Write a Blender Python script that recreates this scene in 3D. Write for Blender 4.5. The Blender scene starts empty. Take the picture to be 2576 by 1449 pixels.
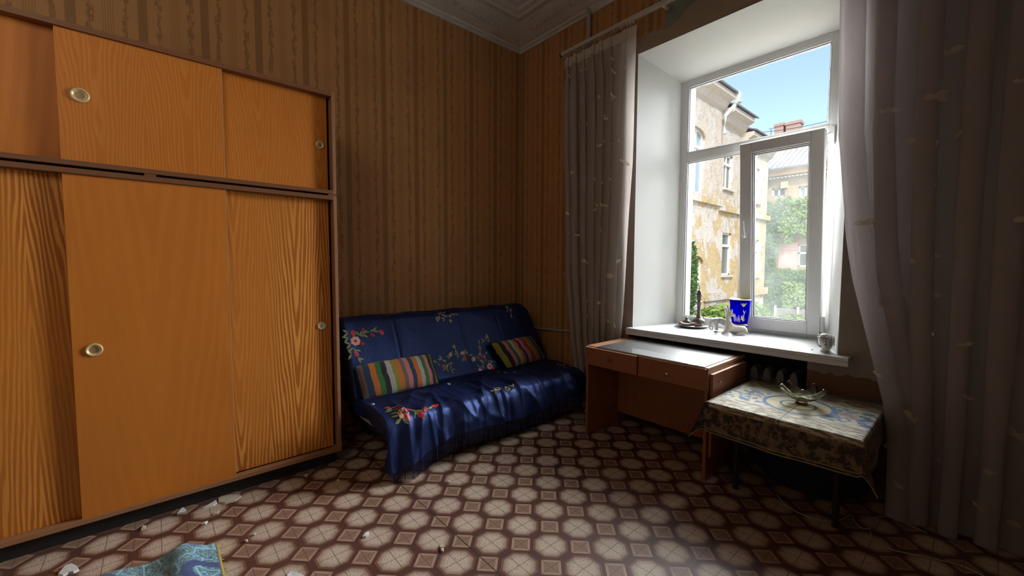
import bpy, bmesh, math, random
from mathutils import Vector, Matrix, noise
R = random.Random(7)
PI = math.pi
SC = bpy.context.scene
COL = SC.collection

# ------------------------------------------------------------------ camera, sky, sun, daylight, exposure
W0, H0, FPX = 2576, 1449, 1027.665
CAM = Vector((3.7794, -3.4137, 1.46))
_p, _r, _y = math.radians(3.3025), math.radians(0.2004), math.radians(48.9546)
FW = Vector((-math.sin(_y) * math.cos(_p), math.cos(_y) * math.cos(_p), -math.sin(_p)))
_rt = Vector((math.cos(_y), math.sin(_y), 0)); _up = _rt.cross(FW)
RT = _rt * math.cos(_r) + _up * math.sin(_r)
UP = -_rt * math.sin(_r) + _up * math.cos(_r)
cd = bpy.data.cameras.new('camera'); cd.sensor_width = 36; cd.lens = FPX / W0 * 36; cd.clip_start = .05; cd.clip_end = 300
cam = bpy.data.objects.new('camera', cd); COL.objects.link(cam)
cam.matrix_world = Matrix(((RT.x, UP.x, -FW.x, CAM.x), (RT.y, UP.y, -FW.y, CAM.y), (RT.z, UP.z, -FW.z, CAM.z), (0, 0, 0, 1)))
SC.camera = cam

world = bpy.data.worlds.new('sky'); SC.world = world; world.use_nodes = True
wt = world.node_tree; wt.nodes.clear()
sky = wt.nodes.new('ShaderNodeTexSky'); sky.sky_type = 'NISHITA'; sky.sun_disc = False
sky.sun_elevation = math.radians(48); sky.sun_rotation = math.radians(150); sky.air_density = 1.0; sky.dust_density = 2.5
bg = wt.nodes.new('ShaderNodeBackground'); bg.inputs[1].default_value = 0.36
wo = wt.nodes.new('ShaderNodeOutputWorld')
wt.links.new(sky.outputs[0], bg.inputs[0]); wt.links.new(bg.outputs[0], wo.inputs[0])

sl = bpy.data.lights.new('sun', 'SUN'); sl.energy = 3.3; sl.angle = math.radians(1.5); sl.color = (1, .95, .86)
so = bpy.data.objects.new('sun', sl); COL.objects.link(so)
so.rotation_euler = Vector((-.62, .52, -.75)).to_track_quat('-Z', 'Y').to_euler()

# soft daylight of the open sky above the courtyard, coming in through the window
al = bpy.data.lights.new('window_daylight', 'AREA'); al.shape = 'RECTANGLE'; al.size = 8.4; al.size_y = 11.0
al.energy = 12400; al.color = (.93, .97, 1.0)
ao = bpy.data.objects.new('window_daylight', al); COL.objects.link(ao)
ao.location = (1.9, 6.4, 5.6)
ao.rotation_euler = Vector((0, -1, -.62)).to_track_quat('-Z', 'Y').to_euler()

# weak fill light added high behind the camera to lift the shadows
hl = bpy.data.lights.new('fill_light', 'AREA'); hl.shape = 'RECTANGLE'; hl.size = 1.6; hl.size_y = 1.6
hl.energy = 11; hl.color = (1, .93, .84); hl.spread = math.radians(110)
ho = bpy.data.objects.new('fill_light', hl); COL.objects.link(ho); ho.location = (3.2, -5.1, 3.6)
ho.rotation_euler = Vector((-1, .42, -.20)).to_track_quat('-Z', 'Y').to_euler()

SC.view_settings.view_transform = 'Standard'; SC.view_settings.look = 'None'
SC.view_settings.gamma = 1; SC.view_settings.use_curve_mapping = False; SC.view_settings.exposure = 0.0

# ------------------------------------------------------------------ helpers
def hit(px, py, ax, val):
    d = RT * ((px - W0 / 2) / FPX) - UP * ((py - H0 / 2) / FPX) + FW
    return CAM + d * ((val - CAM[ax]) / d[ax])

class MB:
    """collects faces; build() links them as one mesh object"""
    def __init__(s): s.v = []; s.f = []; s.m = []; s.uv = None; s.cm = 0
    def add(s, vs, fs):
        o = len(s.v); s.v += [Vector(p) for p in vs]; s.f += [[i + o for i in f] for f in fs]; s.m += [s.cm] * len(fs); return o
    def box(s, x0, x1, y0, y1, z0, z1):
        s.add([(x0, y0, z0), (x1, y0, z0), (x1, y1, z0), (x0, y1, z0), (x0, y0, z1), (x1, y0, z1), (x1, y1, z1), (x0, y1, z1)],
              [(0, 3, 2, 1), (4, 5, 6, 7), (0, 1, 5, 4), (1, 2, 6, 5), (2, 3, 7, 6), (3, 0, 4, 7)]); return s
    def prism(s, poly, e0, e1):
        """poly: 3-D points, e0/e1: offset vectors of the two ends"""
        n = len(poly); e0, e1 = Vector(e0), Vector(e1)
        s.add([Vector(p) + e0 for p in poly] + [Vector(p) + e1 for p in poly],
              [list(range(n))[::-1], [i + n for i in range(n)]] + [(i, (i + 1) % n, (i + 1) % n + n, i + n) for i in range(n)]); return s
    def loft(s, rings, close=True, caps=True):
        n = len(rings[0]); o = len(s.v)
        vs = [p for r in rings for p in r]; fs = []
        for k in range(len(rings) - 1):
            for i in range(n if close else n - 1):
                j = (i + 1) % n
                fs.append((k * n + i, k * n + j, (k + 1) * n + j, (k + 1) * n + i))
        if caps and close: fs += [list(range(n))[::-1], [(len(rings) - 1) * n + i for i in range(n)]]
        s.add(vs, fs); return s
    def tube(s, pts, r, n=8):
        pts = [Vector(p) for p in pts]; rings = []
        rs = r if isinstance(r, (list, tuple)) else [r] * len(pts)
        up = Vector((0, 0, 1))
        for i, p in enumerate(pts):
            t = (pts[min(i + 1, len(pts) - 1)] - pts[max(i - 1, 0)]).normalized()
            a = t.cross(up)
            if a.length < 1e-3: a = t.cross(Vector((1, 0, 0)))
            a.normalize(); b = t.cross(a).normalized()
            rings.append([p + (a * math.cos(2 * PI * k / n) + b * math.sin(2 * PI * k / n)) * rs[i] for k in range(n)])
        return s.loft(rings)
    def lathe(s, prof, c, n=28, fr=None):
        c = Vector(c); rings = []
        for (r, z) in prof:
            ring = []
            for k in range(n):
                a = 2 * PI * k / n; rr, zz = (r, z) if fr is None else fr(a, r, z)
                ring.append(c + Vector((rr * math.cos(a), rr * math.sin(a), zz)))
            rings.append(ring)
        return s.loft(rings)
    def grid(s, fn, nu, nv, thick=None):
        o = len(s.v)
        vs = [fn(i / nu, j / nv) for j in range(nv + 1) for i in range(nu + 1)]
        fs = [(j * (nu + 1) + i, j * (nu + 1) + i + 1, (j + 1) * (nu + 1) + i + 1, (j + 1) * (nu + 1) + i) for j in range(nv) for i in range(nu)]
        s.add(vs, fs); return s
    def build(s, name, mats, parent=None, smooth=False, bevel=0, solid=0, recalc=False, sub=0):
        base = Vector(parent['_o']) if parent is not None and '_o' in parent else Vector((0, 0, 0))
        me = bpy.data.meshes.new(name)
        me.from_pydata([p - base for p in s.v], [], s.f)
        for m in (mats if isinstance(mats, (list, tuple)) else [mats]): me.materials.append(m)
        if any(s.m): me.polygons.foreach_set('material_index', s.m)
        if smooth: me.polygons.foreach_set('use_smooth', [True] * len(s.f))
        if s.uv:
            l = me.uv_layers.new(name='uv')
            for lo in me.loops: l.data[lo.index].uv = s.uv[lo.vertex_index]
        if recalc:
            b = bmesh.new(); b.from_mesh(me); bmesh.ops.recalc_face_normals(b, faces=b.faces); b.to_mesh(me); b.free()
        me.update()
        o = bpy.data.objects.new(name, me); COL.objects.link(o)
        if parent is not None: o.parent = parent; o['_o'] = tuple(base)
        if bevel:
            md = o.modifiers.new('bevel', 'BEVEL'); md.width = bevel; md.segments = 2; md.limit_method = 'ANGLE'; md.angle_limit = .7
        if solid:
            md = o.modifiers.new('thickness', 'SOLIDIFY'); md.thickness = solid; md.offset = 0
        if sub:
            md = o.modifiers.new('smooth', 'SUBSURF'); md.levels = md.render_levels = sub
        return o

def thing(name, label, cat, loc=(0, 0, 0), group=None):
    o = bpy.data.objects.new(name, None); COL.objects.link(o); o.location = loc; o['_o'] = tuple(loc)
    o.empty_display_size = .05
    return tag(o, label, cat, group)
def tag(o, label=None, cat=None, group=None, kind=None):
    for k, v in (('label', label), ('category', cat), ('group', group), ('kind', kind)):
        if v: o[k] = v
    return o
def lab(o, t): o['label'] = t; return o
def struct(o): o['kind'] = 'structure'; return o
def stuff(o): o['kind'] = 'stuff'; return o

def skin(name, chains, mat, parent, sub=2):
    """one continuous body: chains of (point, radius); chains share points by equal coordinates"""
    vs, rs, es, idx = [], [], [], {}
    for ch in chains:
        prev = None
        for p, r in ch:
            k = tuple(round(c, 5) for c in p)
            if k not in idx: idx[k] = len(vs); vs.append(Vector(p)); rs.append(r)
            if prev is not None and prev != idx[k]: es.append((prev, idx[k]))
            prev = idx[k]
    base = Vector(parent['_o']) if parent is not None else Vector((0, 0, 0))
    me = bpy.data.meshes.new(name + '_skeleton'); me.from_pydata([v - base for v in vs], es, [])
    ob = bpy.data.objects.new(name + '_tmp', me); COL.objects.link(ob)
    bpy.context.view_layer.update()
    md = ob.modifiers.new('skin', 'SKIN'); md.use_smooth_shade = True
    ms = ob.modifiers.new('sub', 'SUBSURF'); ms.levels = ms.render_levels = sub
    if not me.skin_vertices: me.skin_vertices.new()
    for i, r in enumerate(rs):
        me.skin_vertices[0].data[i].radius = (r, r)
        me.skin_vertices[0].data[i].use_root = (i == 0)
    dg = bpy.context.evaluated_depsgraph_get()
    m2 = bpy.data.meshes.new_from_object(ob.evaluated_get(dg)); m2.name = name
    COL.objects.unlink(ob); bpy.data.objects.remove(ob)
    m2.materials.clear(); m2.materials.append(mat)
    m2.polygons.foreach_set('use_smooth', [True] * len(m2.polygons))
    o = bpy.data.objects.new(name, m2); COL.objects.link(o)
    if parent is not None: o.parent = parent; o['_o'] = tuple(base)
    return o

# ------------------------------------------------------------------ material helpers
class NT:
    def __init__(s, name):
        s.m = bpy.data.materials.new(name); s.m.use_nodes = True; s.t = s.m.node_tree; s.t.nodes.clear()
        s.out = s.t.nodes.new('ShaderNodeOutputMaterial')
    def n(s, typ, ins=None, **props):
        nd = s.t.nodes.new('ShaderNode' + typ)
        for k, v in props.items(): setattr(nd, k, v)
        for k, v in (ins or {}).items():
            sock = nd.inputs[k]
            if isinstance(v, bpy.types.NodeSocket): s.t.links.new(v, sock)
            else: sock.default_value = v
        return nd
    def ma(s, op, a, b=0.0, c=0.0, clamp=False):
        nd = s.n('Math', {0: a, 1: b, 2: c}, operation=op); nd.use_clamp = clamp; return nd.outputs[0]
    def add(s, a, b): return s.ma('ADD', a, b)
    def sub(s, a, b): return s.ma('SUBTRACT', a, b)
    def mul(s, a, b): return s.ma('MULTIPLY', a, b)
    def absd(s, a, b): return s.ma('ABSOLUTE', s.sub(a, b))
    def mx(s, f, a, b, blend='MIX'):
        nd = s.n('Mix', data_type='RGBA', blend_type=blend)
        for i, v in ((0, f), (6, a), (7, b)):
            sock = nd.inputs[i]
            if isinstance(v, bpy.types.NodeSocket): s.t.links.new(v, sock)
            elif i == 0: sock.default_value = v
            else: sock.default_value = (*v, 1) if len(v) == 3 else v
        return nd.outputs[2]
    def pos(s): return s.n('NewGeometry').outputs['Position']
    def xyz(s, v):
        nd = s.n('SeparateXYZ', {0: v}); return nd.outputs[0], nd.outputs[1], nd.outputs[2]
    def vec(s, x, y, z): return s.n('CombineXYZ', {0: x, 1: y, 2: z}).outputs[0]
    def noise(s, v, scale, detail=2, rough=.5, dist=0.0):
        return s.n('TexNoise', {'Vector': v, 'Scale': scale, 'Detail': detail, 'Roughness': rough, 'Distortion': dist}).outputs[0]
    def step(s, v, a, b):
        """smooth 0->1 as v goes a->b (a may be greater than b)"""
        nd = s.n('MapRange', {0: v, 1: a, 2: b, 3: 0.0, 4: 1.0}); nd.interpolation_type = 'SMOOTHSTEP'; nd.clamp = True
        return nd.outputs[0]
    def bump(s, h, strength=.3, dist=.01): return s.n('Bump', {'Height': h, 'Strength': strength, 'Distance': dist}).outputs[0]
    def bsdf(s, col, rough=.6, normal=None, **kw):
        ins = {'Base Color': col if isinstance(col, bpy.types.NodeSocket) else (*col, 1), 'Roughness': rough}
        if normal is not None: ins['Normal'] = normal
        ins.update(kw)
        return s.n('BsdfPrincipled', ins).outputs[0]
    def end(s, sh): s.t.links.new(sh, s.out.inputs[0]); return s.m

def plain(name, col, rough=.6, nscale=30, var=.12, bump=.1, metal=0.0, coat=0.0, spec=.5):
    t = NT(name); p = t.n('TexCoord').outputs['Object']
    nz = t.noise(p, nscale, 4, .6)
    c = t.mx(nz, tuple(x * (1 - var) for x in col), tuple(min(1, x * (1 + var)) for x in col))
    return t.end(t.bsdf(c, rough, t.bump(nz, bump, .004), Metallic=metal, **{'Coat Weight': coat, 'Specular IOR Level': spec}))

def mat_wallpaper():
    t = NT('striped_wallpaper'); p = t.pos(); x, y, z = t.xyz(p)
    u = t.sub(x, y); per = .337
    ph = t.ma('PINGPONG', t.sub(t.mul(u, 1 / per), 4.154), .5)
    side = t.ma('FRACT', t.sub(t.mul(u, 1 / per), 4.154))
    fine = t.noise(t.vec(t.mul(u, 170), 0, t.mul(z, 3)), 1, 2, .6)
    stripe = t.step(ph, .085, .06)
    n1 = t.noise(t.vec(t.mul(u, 40), t.mul(side, 3), t.mul(z, 16)), 1, 3, .6)
    wid = t.ma('MULTIPLY_ADD', t.step(n1, .40, .62), .055, .006)
    chain = t.mul(t.step(t.sub(t.absd(ph, .245), wid), .012, -.006), t.step(t.noise(t.vec(t.mul(u, 110), 0, t.mul(z, 60)), 1, 2), .30, .52))
    band = t.mul(t.step(ph, .41, .43), t.step(t.ma('SINE', t.mul(u, 2 * PI / .012)), -.3, .5))
    c = t.mx(fine, (.46, .220, .074), (.53, .262, .092))
    c = t.mx(t.mul(band, .45), c, (.235, .114, .037))
    c = t.mx(t.mul(chain, .62), c, (.18, .082, .024))
    c = t.mx(t.mul(stripe, .62), c, (.20, .092, .025))
    big = t.noise(p, 1.3, 3, .6)
    c = t.mx(t.mul(t.step(big, .45, .75), .35), c, (.30, .125, .044))
    return t.end(t.bsdf(c, .75, t.bump(fine, .15, .003)))

def mat_wood(name, base, dark, light, K=5.0, contrast=.6, mirror=.34, yc=0.0, ax='y', rough=.48, fine=.25, seed=0.0, zs=.42, coat=.0, A=5.6, cz=.8):
    """veneer: contour lines of a stretched field give cathedral figure"""
    t = NT(name); p = t.pos(); x, y, z = t.xyz(p)
    u = {'y': y, 'x': x, 'z': z}[ax]; v = x if ax == 'z' else z
    m = t.ma('PINGPONG', t.mul(t.sub(u, yc), 1 / mirror), .5)
    f = t.noise(t.vec(t.mul(u, 3.2), seed, t.mul(v, zs)), 1.6, 2, .5, .1)
    bend = t.noise(t.vec(t.mul(m, 5.0), seed + 5, t.mul(v, 1.1)), 1.6, 2, .5)
    g = t.add(t.add(t.mul(f, 1.0), t.mul(bend, .45)), t.sub(t.mul(t.ma('POWER', m, 1.25), A), t.mul(v, cz)))
    wob = t.noise(t.vec(t.mul(u, 26), seed, t.mul(v, 4.0)), 1, 3, .6)
    ring = t.ma('SINE', t.add(t.mul(g, K * 2 * PI), t.mul(wob, 1.6)))
    amp = t.noise(t.vec(t.mul(u, 3), seed + 3, t.mul(v, .5)), 1, 1)
    rr = t.step(ring, -.5, .75); gate = t.ma('MULTIPLY_ADD', t.step(amp, .36, .60), .75, .25)
    fn = t.noise(t.vec(t.mul(u, 260), seed, t.mul(v, 6)), 1, 3, .65)
    bl = t.noise(t.vec(t.mul(u, 3.0), seed + 9, t.mul(v, .9)), 1, 3, .6)
    c = t.mx(bl, tuple(a * .84 for a in base), tuple(a * 1.14 for a in base))
    c = t.mx(t.mul(gate, t.mul(t.sub(1.0, rr), contrast)), c, dark)
    c = t.mx(t.mul(gate, t.mul(rr, contrast * .6)), c, light)
    c = t.mx(t.mul(t.step(fn, .45, .7), fine), c, dark)
    return t.end(t.bsdf(c, t.ma('MULTIPLY_ADD', fn, .12, rough - .06), t.bump(fn, .06, .002), **{'Coat Weight': coat, 'Coat Roughness': .35, 'Specular IOR Level': .3}))

def mat_lino():
    t = NT('octagon_print_linoleum'); p = t.pos(); x, y, z = t.xyz(p); P = .21813
    gx = t.mul(t.sub(x, 1.4978), 1 / P); gy = t.mul(t.sub(y, -2.3514), 1 / P)
    fx = t.sub(t.ma('FRACT', t.add(gx, .5)), .5); fy = t.sub(t.ma('FRACT', t.add(gy, .5)), .5)
    ax, ay = t.ma('ABSOLUTE', fx), t.ma('ABSOLUTE', fy)
    dg = t.mul(t.add(ax, ay), .7071)
    oc = t.ma('MAXIMUM', t.ma('MAXIMUM', ax, ay), dg)
    qx = t.ma('ABSOLUTE', t.sub(t.ma('FRACT', gx), .5)); qy = t.ma('ABSOLUTE', t.sub(t.ma('FRACT', gy), .5))
    sq = t.mul(t.add(qx, qy), .7071)
    spk = t.noise(p, 190, 3, .75); spk2 = t.noise(p, 75, 2, .6); wear = t.noise(p, 2.2, 3, .6)
    dark = t.mx(spk, (.075, .030, .022), (.145, .068, .050))
    cream = t.mx(t.step(spk, .38, .62), (.39, .28, .20), (.80, .67, .54))
    cream = t.mx(t.step(spk2, .64, .72), cream, (.20, .12, .085))
    cream = t.mx(t.mul(t.step(oc, .20, .37), .7), cream, (.27, .165, .115))
    brd = t.mx(spk, (.20, .095, .062), (.34, .18, .125))
    c = t.mx(t.step(oc, .408, .398), dark, brd)
    c = t.mx(t.mul(t.step(oc, .388, .384), t.step(oc, .370, .376)), c, (.14, .06, .045))
    c = t.mx(t.step(oc, .357, .350), c, cream)
    line = t.ma('MAXIMUM', t.step(ax, .012, .004), t.step(ay, .012, .004))
    c = t.mx(t.mul(t.mul(line, t.step(oc, .35, .34)), .75), c, (.085, .045, .035))
    s_b = t.mx(spk, (.36, .215, .145), (.52, .34, .24)); s_i = t.mx(spk, (.19, .105, .068), (.40, .26, .185))
    c = t.mx(t.step(sq, .222, .214), c, s_b)
    c = t.mx(t.step(sq, .168, .158), c, s_i)
    ln2 = t.ma('MAXIMUM', t.step(qx, .011, .004), t.step(qy, .011, .004))
    c = t.mx(t.mul(t.mul(ln2, t.step(sq, .22, .214)), .7), c, (.10, .05, .04))
    seam = t.step(t.absd(y, -2.2424), .0045, .0018)
    c = t.mx(t.mul(seam, .8), c, (.035, .02, .015))
    c = t.mx(t.mul(t.step(wear, .5, .8), .25), c, (.16, .10, .075))
    return t.end(t.bsdf(c, t.ma('MULTIPLY_ADD', wear, .2, .36), t.bump(t.add(t.mul(spk, .4), t.mul(seam, -2.0)), .12, .003)))

def mat_plaster(name, col, var=.16, scale=5, bump=.25, rough=.85):
    t = NT(name); p = t.pos(); a = t.noise(p, scale, 5, .65); b = t.noise(p, scale * 9, 3, .6)
    c = t.mx(a, tuple(k * (1 - var) for k in col), tuple(min(1, k * (1 + var)) for k in col))
    return t.end(t.bsdf(c, rough, t.bump(t.add(a, t.mul(b, .3)), bump, .006)))

def mat_facade():
    t = NT('peeling_yellow_facade'); p = t.pos(); x, y, z = t.xyz(p)
    n1 = t.noise(p, .85, 6, .62); n2 = t.noise(t.vec(x, t.mul(y, 2.4), t.mul(z, .55)), 2.0, 5, .7); n3 = t.noise(p, 7, 4, .7)
    yel = t.mx(n3, (.40, .31, .15), (.56, .46, .26)); pale = t.mx(n3, (.42, .39, .34), (.66, .64, .60))
    m = t.step(t.add(n1, t.mul(t.sub(n3, .5), .12)), .50, .53)
    hi = t.step(z, 4.0, 5.0)
    c = t.mx(t.ma('MAXIMUM', m, t.mul(hi, .75)), yel, pale)
    c = t.mx(t.mul(t.step(n2, .56, .70), .55), c, (.22, .175, .125))
    c = t.mx(t.mul(t.step(n3, .60, .68), .4), c, (.2, .17, .13))
    n4 = t.noise(p, 16, 4, .8); crack = t.step(t.absd(t.noise(p, 1.6, 5, .7, .8), .5), .010, .003)
    c = t.mx(t.mul(t.step(n4, .56, .66), .5), c, (.17, .14, .11)); c = t.mx(t.mul(crack, .7), c, (.12, .10, .08))
    c = t.mx(t.mul(t.step(n4, .42, .34), .5), c, (.82, .80, .74))
    return t.end(t.bsdf(c, .9, t.bump(t.add(m, n3), .5, .03)))

def mat_satin():
    t = NT('dark_blue_satin'); p = t.pos()
    w = t.noise(p, 14, 3, .55, .6)
    c = t.mx(w, (.009, .015, .068), (.020, .033, .132))
    return t.end(t.bsdf(c, .49, t.bump(w, .25, .012), Metallic=.48, **{'Specular IOR Level': 1.0, 'Specular Tint': (.42, .58, 1, 1)}))

def mat_sheer(name, col, trans, glow, opac):
    t = NT(name); p = t.pos(); x, y, z = t.xyz(p)
    wv = t.noise(t.vec(t.mul(x, 260), t.mul(y, 260), t.mul(z, 260)), 1, 1)
    c = t.mx(wv, tuple(k * .92 for k in col), col)
    d = t.n('BsdfDiffuse', {0: c}).outputs[0]; tr = t.n('BsdfTranslucent', {0: c}).outputs[0]
    m = t.n('MixShader', {0: trans, 1: d, 2: tr}).outputs[0]
    g = t.n('BsdfGlossy', {0: (1, 1, 1, 1), 'Roughness': .45}).outputs[0]
    m = t.n('MixShader', {0: glow, 1: m, 2: g}).outputs[0]
    tp = t.n('BsdfTransparent').outputs[0]
    return t.end(t.n('MixShader', {0: opac, 1: tp, 2: m}).outputs[0])

def mat_pane(name, haze, tint=(1, 1, 1)):
    t = NT(name)
    tp = t.n('BsdfTransparent', {0: (*tint, 1)}).outputs[0]
    gl = t.n('BsdfGlossy', {0: (1, 1, 1, 1), 'Roughness': .02}).outputs[0]
    fr = t.n('Fresnel', {'IOR': 1.45}).outputs[0]
    m = t.n('MixShader', {0: t.mul(fr, .7), 1: tp, 2: gl}).outputs[0]
    if haze:
        p = t.pos(); d = t.noise(p, 6, 4, .6)
        di = t.n('BsdfTranslucent', {0: (.9, .95, .93, 1)}).outputs[0]
        m = t.n('MixShader', {0: t.mul(d, haze * 2), 1: m, 2: di}).outputs[0]
    return t.end(m)

def mat_glass(name, col, rough=.02, ior=1.48):
    t = NT(name); return t.end(t.n('BsdfGlass', {0: (*col, 1), 'Roughness': rough, 'IOR': ior}).outputs[0])

def mat_stripes(name, cols, warp=.012):
    t = NT(name); uv = t.n('UVMap').outputs[0]; u, v, _ = t.xyz(uv)
    w = t.noise(uv, 5, 2); uu = t.add(u, t.mul(t.sub(w, .5), warp * 2))
    cr = t.n('ValToRGB', {0: uu}); r = cr.color_ramp; r.interpolation = 'CONSTANT'
    tot = sum(k for _, k in cols); a = 0
    for i, (c, k) in enumerate(cols):
        e = r.elements[i] if i < 2 else r.elements.new(a / tot)
        e.position = a / tot; e.color = (*c, 1); a += k
    wv = t.noise(t.vec(t.mul(u, 40), t.mul(v, 300), 0), 1, 2)
    c = t.mx(t.mul(wv, .35), cr.outputs[0], (.02, .02, .02))
    return t.end(t.bsdf(c, .9, t.bump(wv, .2, .003), **{'Sheen Weight': .2}))

def mat_tapestry():
    t = NT('tapestry_cloth'); uv = t.n('UVMap').outputs[0]; u, v, _ = t.xyz(uv)   # metres from the medallion's centre
    n = t.noise(uv, 22, 4, .65); n2 = t.noise(uv, 60, 3, .6); n3 = t.noise(t.vec(t.mul(u, 14), t.mul(v, 60), 0), 1, 4, .65)
    cream = t.mx(n2, (.40, .36, .24), (.70, .66, .52)); blue = t.mx(n2, (.035, .09, .19), (.10, .21, .36))
    r = t.ma('SQRT', t.add(t.mul(u, u), t.mul(v, v)))
    au, av = t.ma('ABSOLUTE', u), t.ma('ABSOLUTE', v)
    c = t.mx(t.step(n3, .44, .56), (.17, .125, .075), cream)
    bandm = t.mul(t.step(av, .17, .13), t.step(t.add(n, t.mul(t.ma('SINE', t.mul(u, 42)), .05)), .47, .53))
    c = t.mx(bandm, t.mx(t.step(av, .19, .16), c, cream), blue)
    rust = t.mul(t.step(t.absd(au, .235), .045, .035), t.mul(t.step(av, .05, .03), t.step(n2, .45, .55)))
    c = t.mx(rust, c, (.48, .27, .17))
    c = t.mx(t.step(t.add(r, t.mul(t.sub(n, .5), .02)), .190, .184), c, blue)
    c = t.mx(t.step(t.add(r, t.mul(t.sub(n, .5), .008)), .166, .162), c, t.mx(n2, (.42, .36, .18), (.62, .56, .36)))
    c = t.mx(t.mul(t.step(r, .098, .094), t.step(r, .078, .084)), c, (.05, .10, .14))
    # dark border and the hanging sides
    ed = t.ma('MAXIMUM', t.sub(au, .383), t.sub(av, .393))
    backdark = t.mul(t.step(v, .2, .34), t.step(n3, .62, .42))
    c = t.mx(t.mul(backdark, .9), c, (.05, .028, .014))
    dark = t.mx(t.step(n, .45, .55), (.030, .018, .014), t.mx(n2, (.13, .085, .045), (.22, .15, .075)))
    c = t.mx(t.step(ed, -.008, .004), c, dark)
    nav = t.mx(t.step(n, .5, .56), (.008, .014, .028), (.10, .068, .032))
    c = t.mx(t.step(ed, .134, .138), c, nav)
    gold = t.ma('MAXIMUM', t.step(t.absd(ed, .136), .004, .002), t.step(t.absd(ed, .188), .004, .002))
    c = t.mx(t.mul(gold, .8), c, (.34, .25, .11))
    ln = t.mul(t.ma('MAXIMUM', t.step(au, .0045, .002), t.step(av, .0045, .002)), t.step(ed, .12, .0))
    c = t.mx(t.mul(ln, .75), c, (.02, .02, .02))
    return t.end(t.bsdf(c, .8, t.bump(n2, .2, .003), **{'Sheen Weight': .15}))

def mat_rug():
    t = NT('blue_patterned_rug_pile'); uv = t.n('UVMap').outputs[0]
    v1 = t.n('TexVoronoi', {'Vector': uv, 'Scale': 11, 'Randomness': .8}, feature='DISTANCE_TO_EDGE').outputs[0]
    v2 = t.n('TexVoronoi', {'Vector': uv, 'Scale': 11, 'Randomness': .8}).outputs[0]
    cell = t.n('TexVoronoi', {'Vector': uv, 'Scale': 42, 'Randomness': .7})
    big = t.n('TexVoronoi', {'Vector': uv, 'Scale': 4.6, 'Randomness': .6})
    n = t.noise(uv, 55, 2, .5, 1.5)
    curl = t.step(t.absd(t.ma('FRACT', t.mul(n, 3.2)), .5), .22, .17)
    c = t.mx(curl, t.mx(t.step(n, .45, .55), (.012, .045, .24), (.12, .17, .12)), (.26, .62, .74))
    c = t.mx(t.step(v1, .035, .02), c, (.36, .76, .88))
    ring = t.mul(t.step(big.outputs[0], .36, .40), t.step(big.outputs[0], .56, .50))
    c = t.mx(t.mul(ring, .9), c, (.010, .032, .22))
    c = t.mx(t.mul(t.step(big.outputs[0], .20, .12), curl), c, (.22, .27, .17))
    pile = t.noise(uv, 400, 2)
    return t.end(t.bsdf(c, .95, t.bump(pile, .8, .006), **{'Sheen Weight': .3}))

def mat_leaf(name, a, b):
    t = NT(name); p = t.pos(); n = t.noise(p, 9, 2)
    c = t.mx(n, a, b)
    d = t.n('BsdfDiffuse', {0: c}).outputs[0]; tr = t.n('BsdfTranslucent', {0: c}).outputs[0]
    return t.end(t.n('MixShader', {0: .3, 1: d, 2: tr}).outputs[0])

M = {}
M['paper'] = mat_wallpaper()
M['plain_paper'] = plain('light_brown_wall', (.34, .25, .16), .85, 3, .1)
M['lino'] = mat_lino()
M['reveal'] = mat_plaster('white_reveal_paint', (.62, .625, .585), .05, 2.2, .06, .6)
M['grey_plaster'] = mat_plaster('bare_grey_plaster', (.30, .265, .235), .22, 4, .35)
M['green_plaster'] = mat_plaster('old_greenish_plaster', (.24, .27, .24), .15, 4, .3)
M['pink_plaster'] = mat_plaster('bare_pinkish_plaster', (.40, .315, .25), .14, 4, .3)
M['brown_plaster'] = mat_plaster('old_brown_wall', (.19, .10, .055), .4, 7, .4)
M['ceiling'] = mat_plaster('grey_ceiling_plaster', (.60, .575, .53), .1, 4, .2)
M['pvc'] = plain('white_window_plastic', (.78, .78, .77), .32, 12, .02, .02)
M['gasket'] = plain('black_gasket', (.02, .02, .022), .6)
M['sill'] = plain('off_white_sill', (.66, .68, .67), .26, 9, .03, .03)
M['pane'] = mat_pane('window_glass', 0)
M['pane2'] = mat_pane('hazy_window_glass', .016)  # clear pane with an uneven translucent white mixed in
M['door'] = mat_wood('orange_veneer', (.60, .192, .024), (.44, .120, .013), (.68, .26, .042), 2.0, .22, .62, -3.42, seed=2.1)
M['door_top'] = mat_wood('orange_ash_veneer', (.60, .196, .025), (.46, .130, .014), (.74, .30, .055), 4.5, .34, .36, -3.25, seed=4.4, zs=.9)
M['door_fig'] = mat_wood('strongly_figured_veneer', (.60, .205, .028), (.38, .098, .010), (.88, .42, .088), 3.4, .80, .34, -2.70, seed=7.7, zs=.55)
M['frame_wood'] = mat_wood('dark_frame_wood', (.23, .095, .042), (.13, .05, .02), (.30, .14, .065), 6, .3, .3, 0, 'z', .45, .35, 3.3)
M['frame_edge'] = mat_wood('worn_frame_wood', (.36, .17, .075), (.22, .09, .04), (.45, .25, .12), 6, .3, .3, 0, 'z', .5, .35, 5.3)
M['plinth'] = plain('black_plinth', (.018, .016, .016), .6)
M['dark'] = plain('dark_cavity', (.006, .005, .005), .9)
M['brass'] = plain('cream_brass_cup', (.72, .55, .28), .35, 20, .1, .05, .25)
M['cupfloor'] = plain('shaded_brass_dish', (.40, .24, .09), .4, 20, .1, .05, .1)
M['paleplastic'] = plain('pale_yellow_plastic', (.66, .64, .40), .4, 20, .06)
M['desk'] = mat_wood('red_brown_veneer', (.33, .125, .058), (.23, .080, .034), (.40, .165, .08), 5, .3, .3, 0, 'x', .35, .25, 1.7)
M['desk_top'] = mat_wood('desk_top_veneer', (.50, .26, .14), (.38, .18, .09), (.58, .33, .19), 5, .3, .3, 0, 'y', .3, .2, 6.1, coat=.25)
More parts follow.
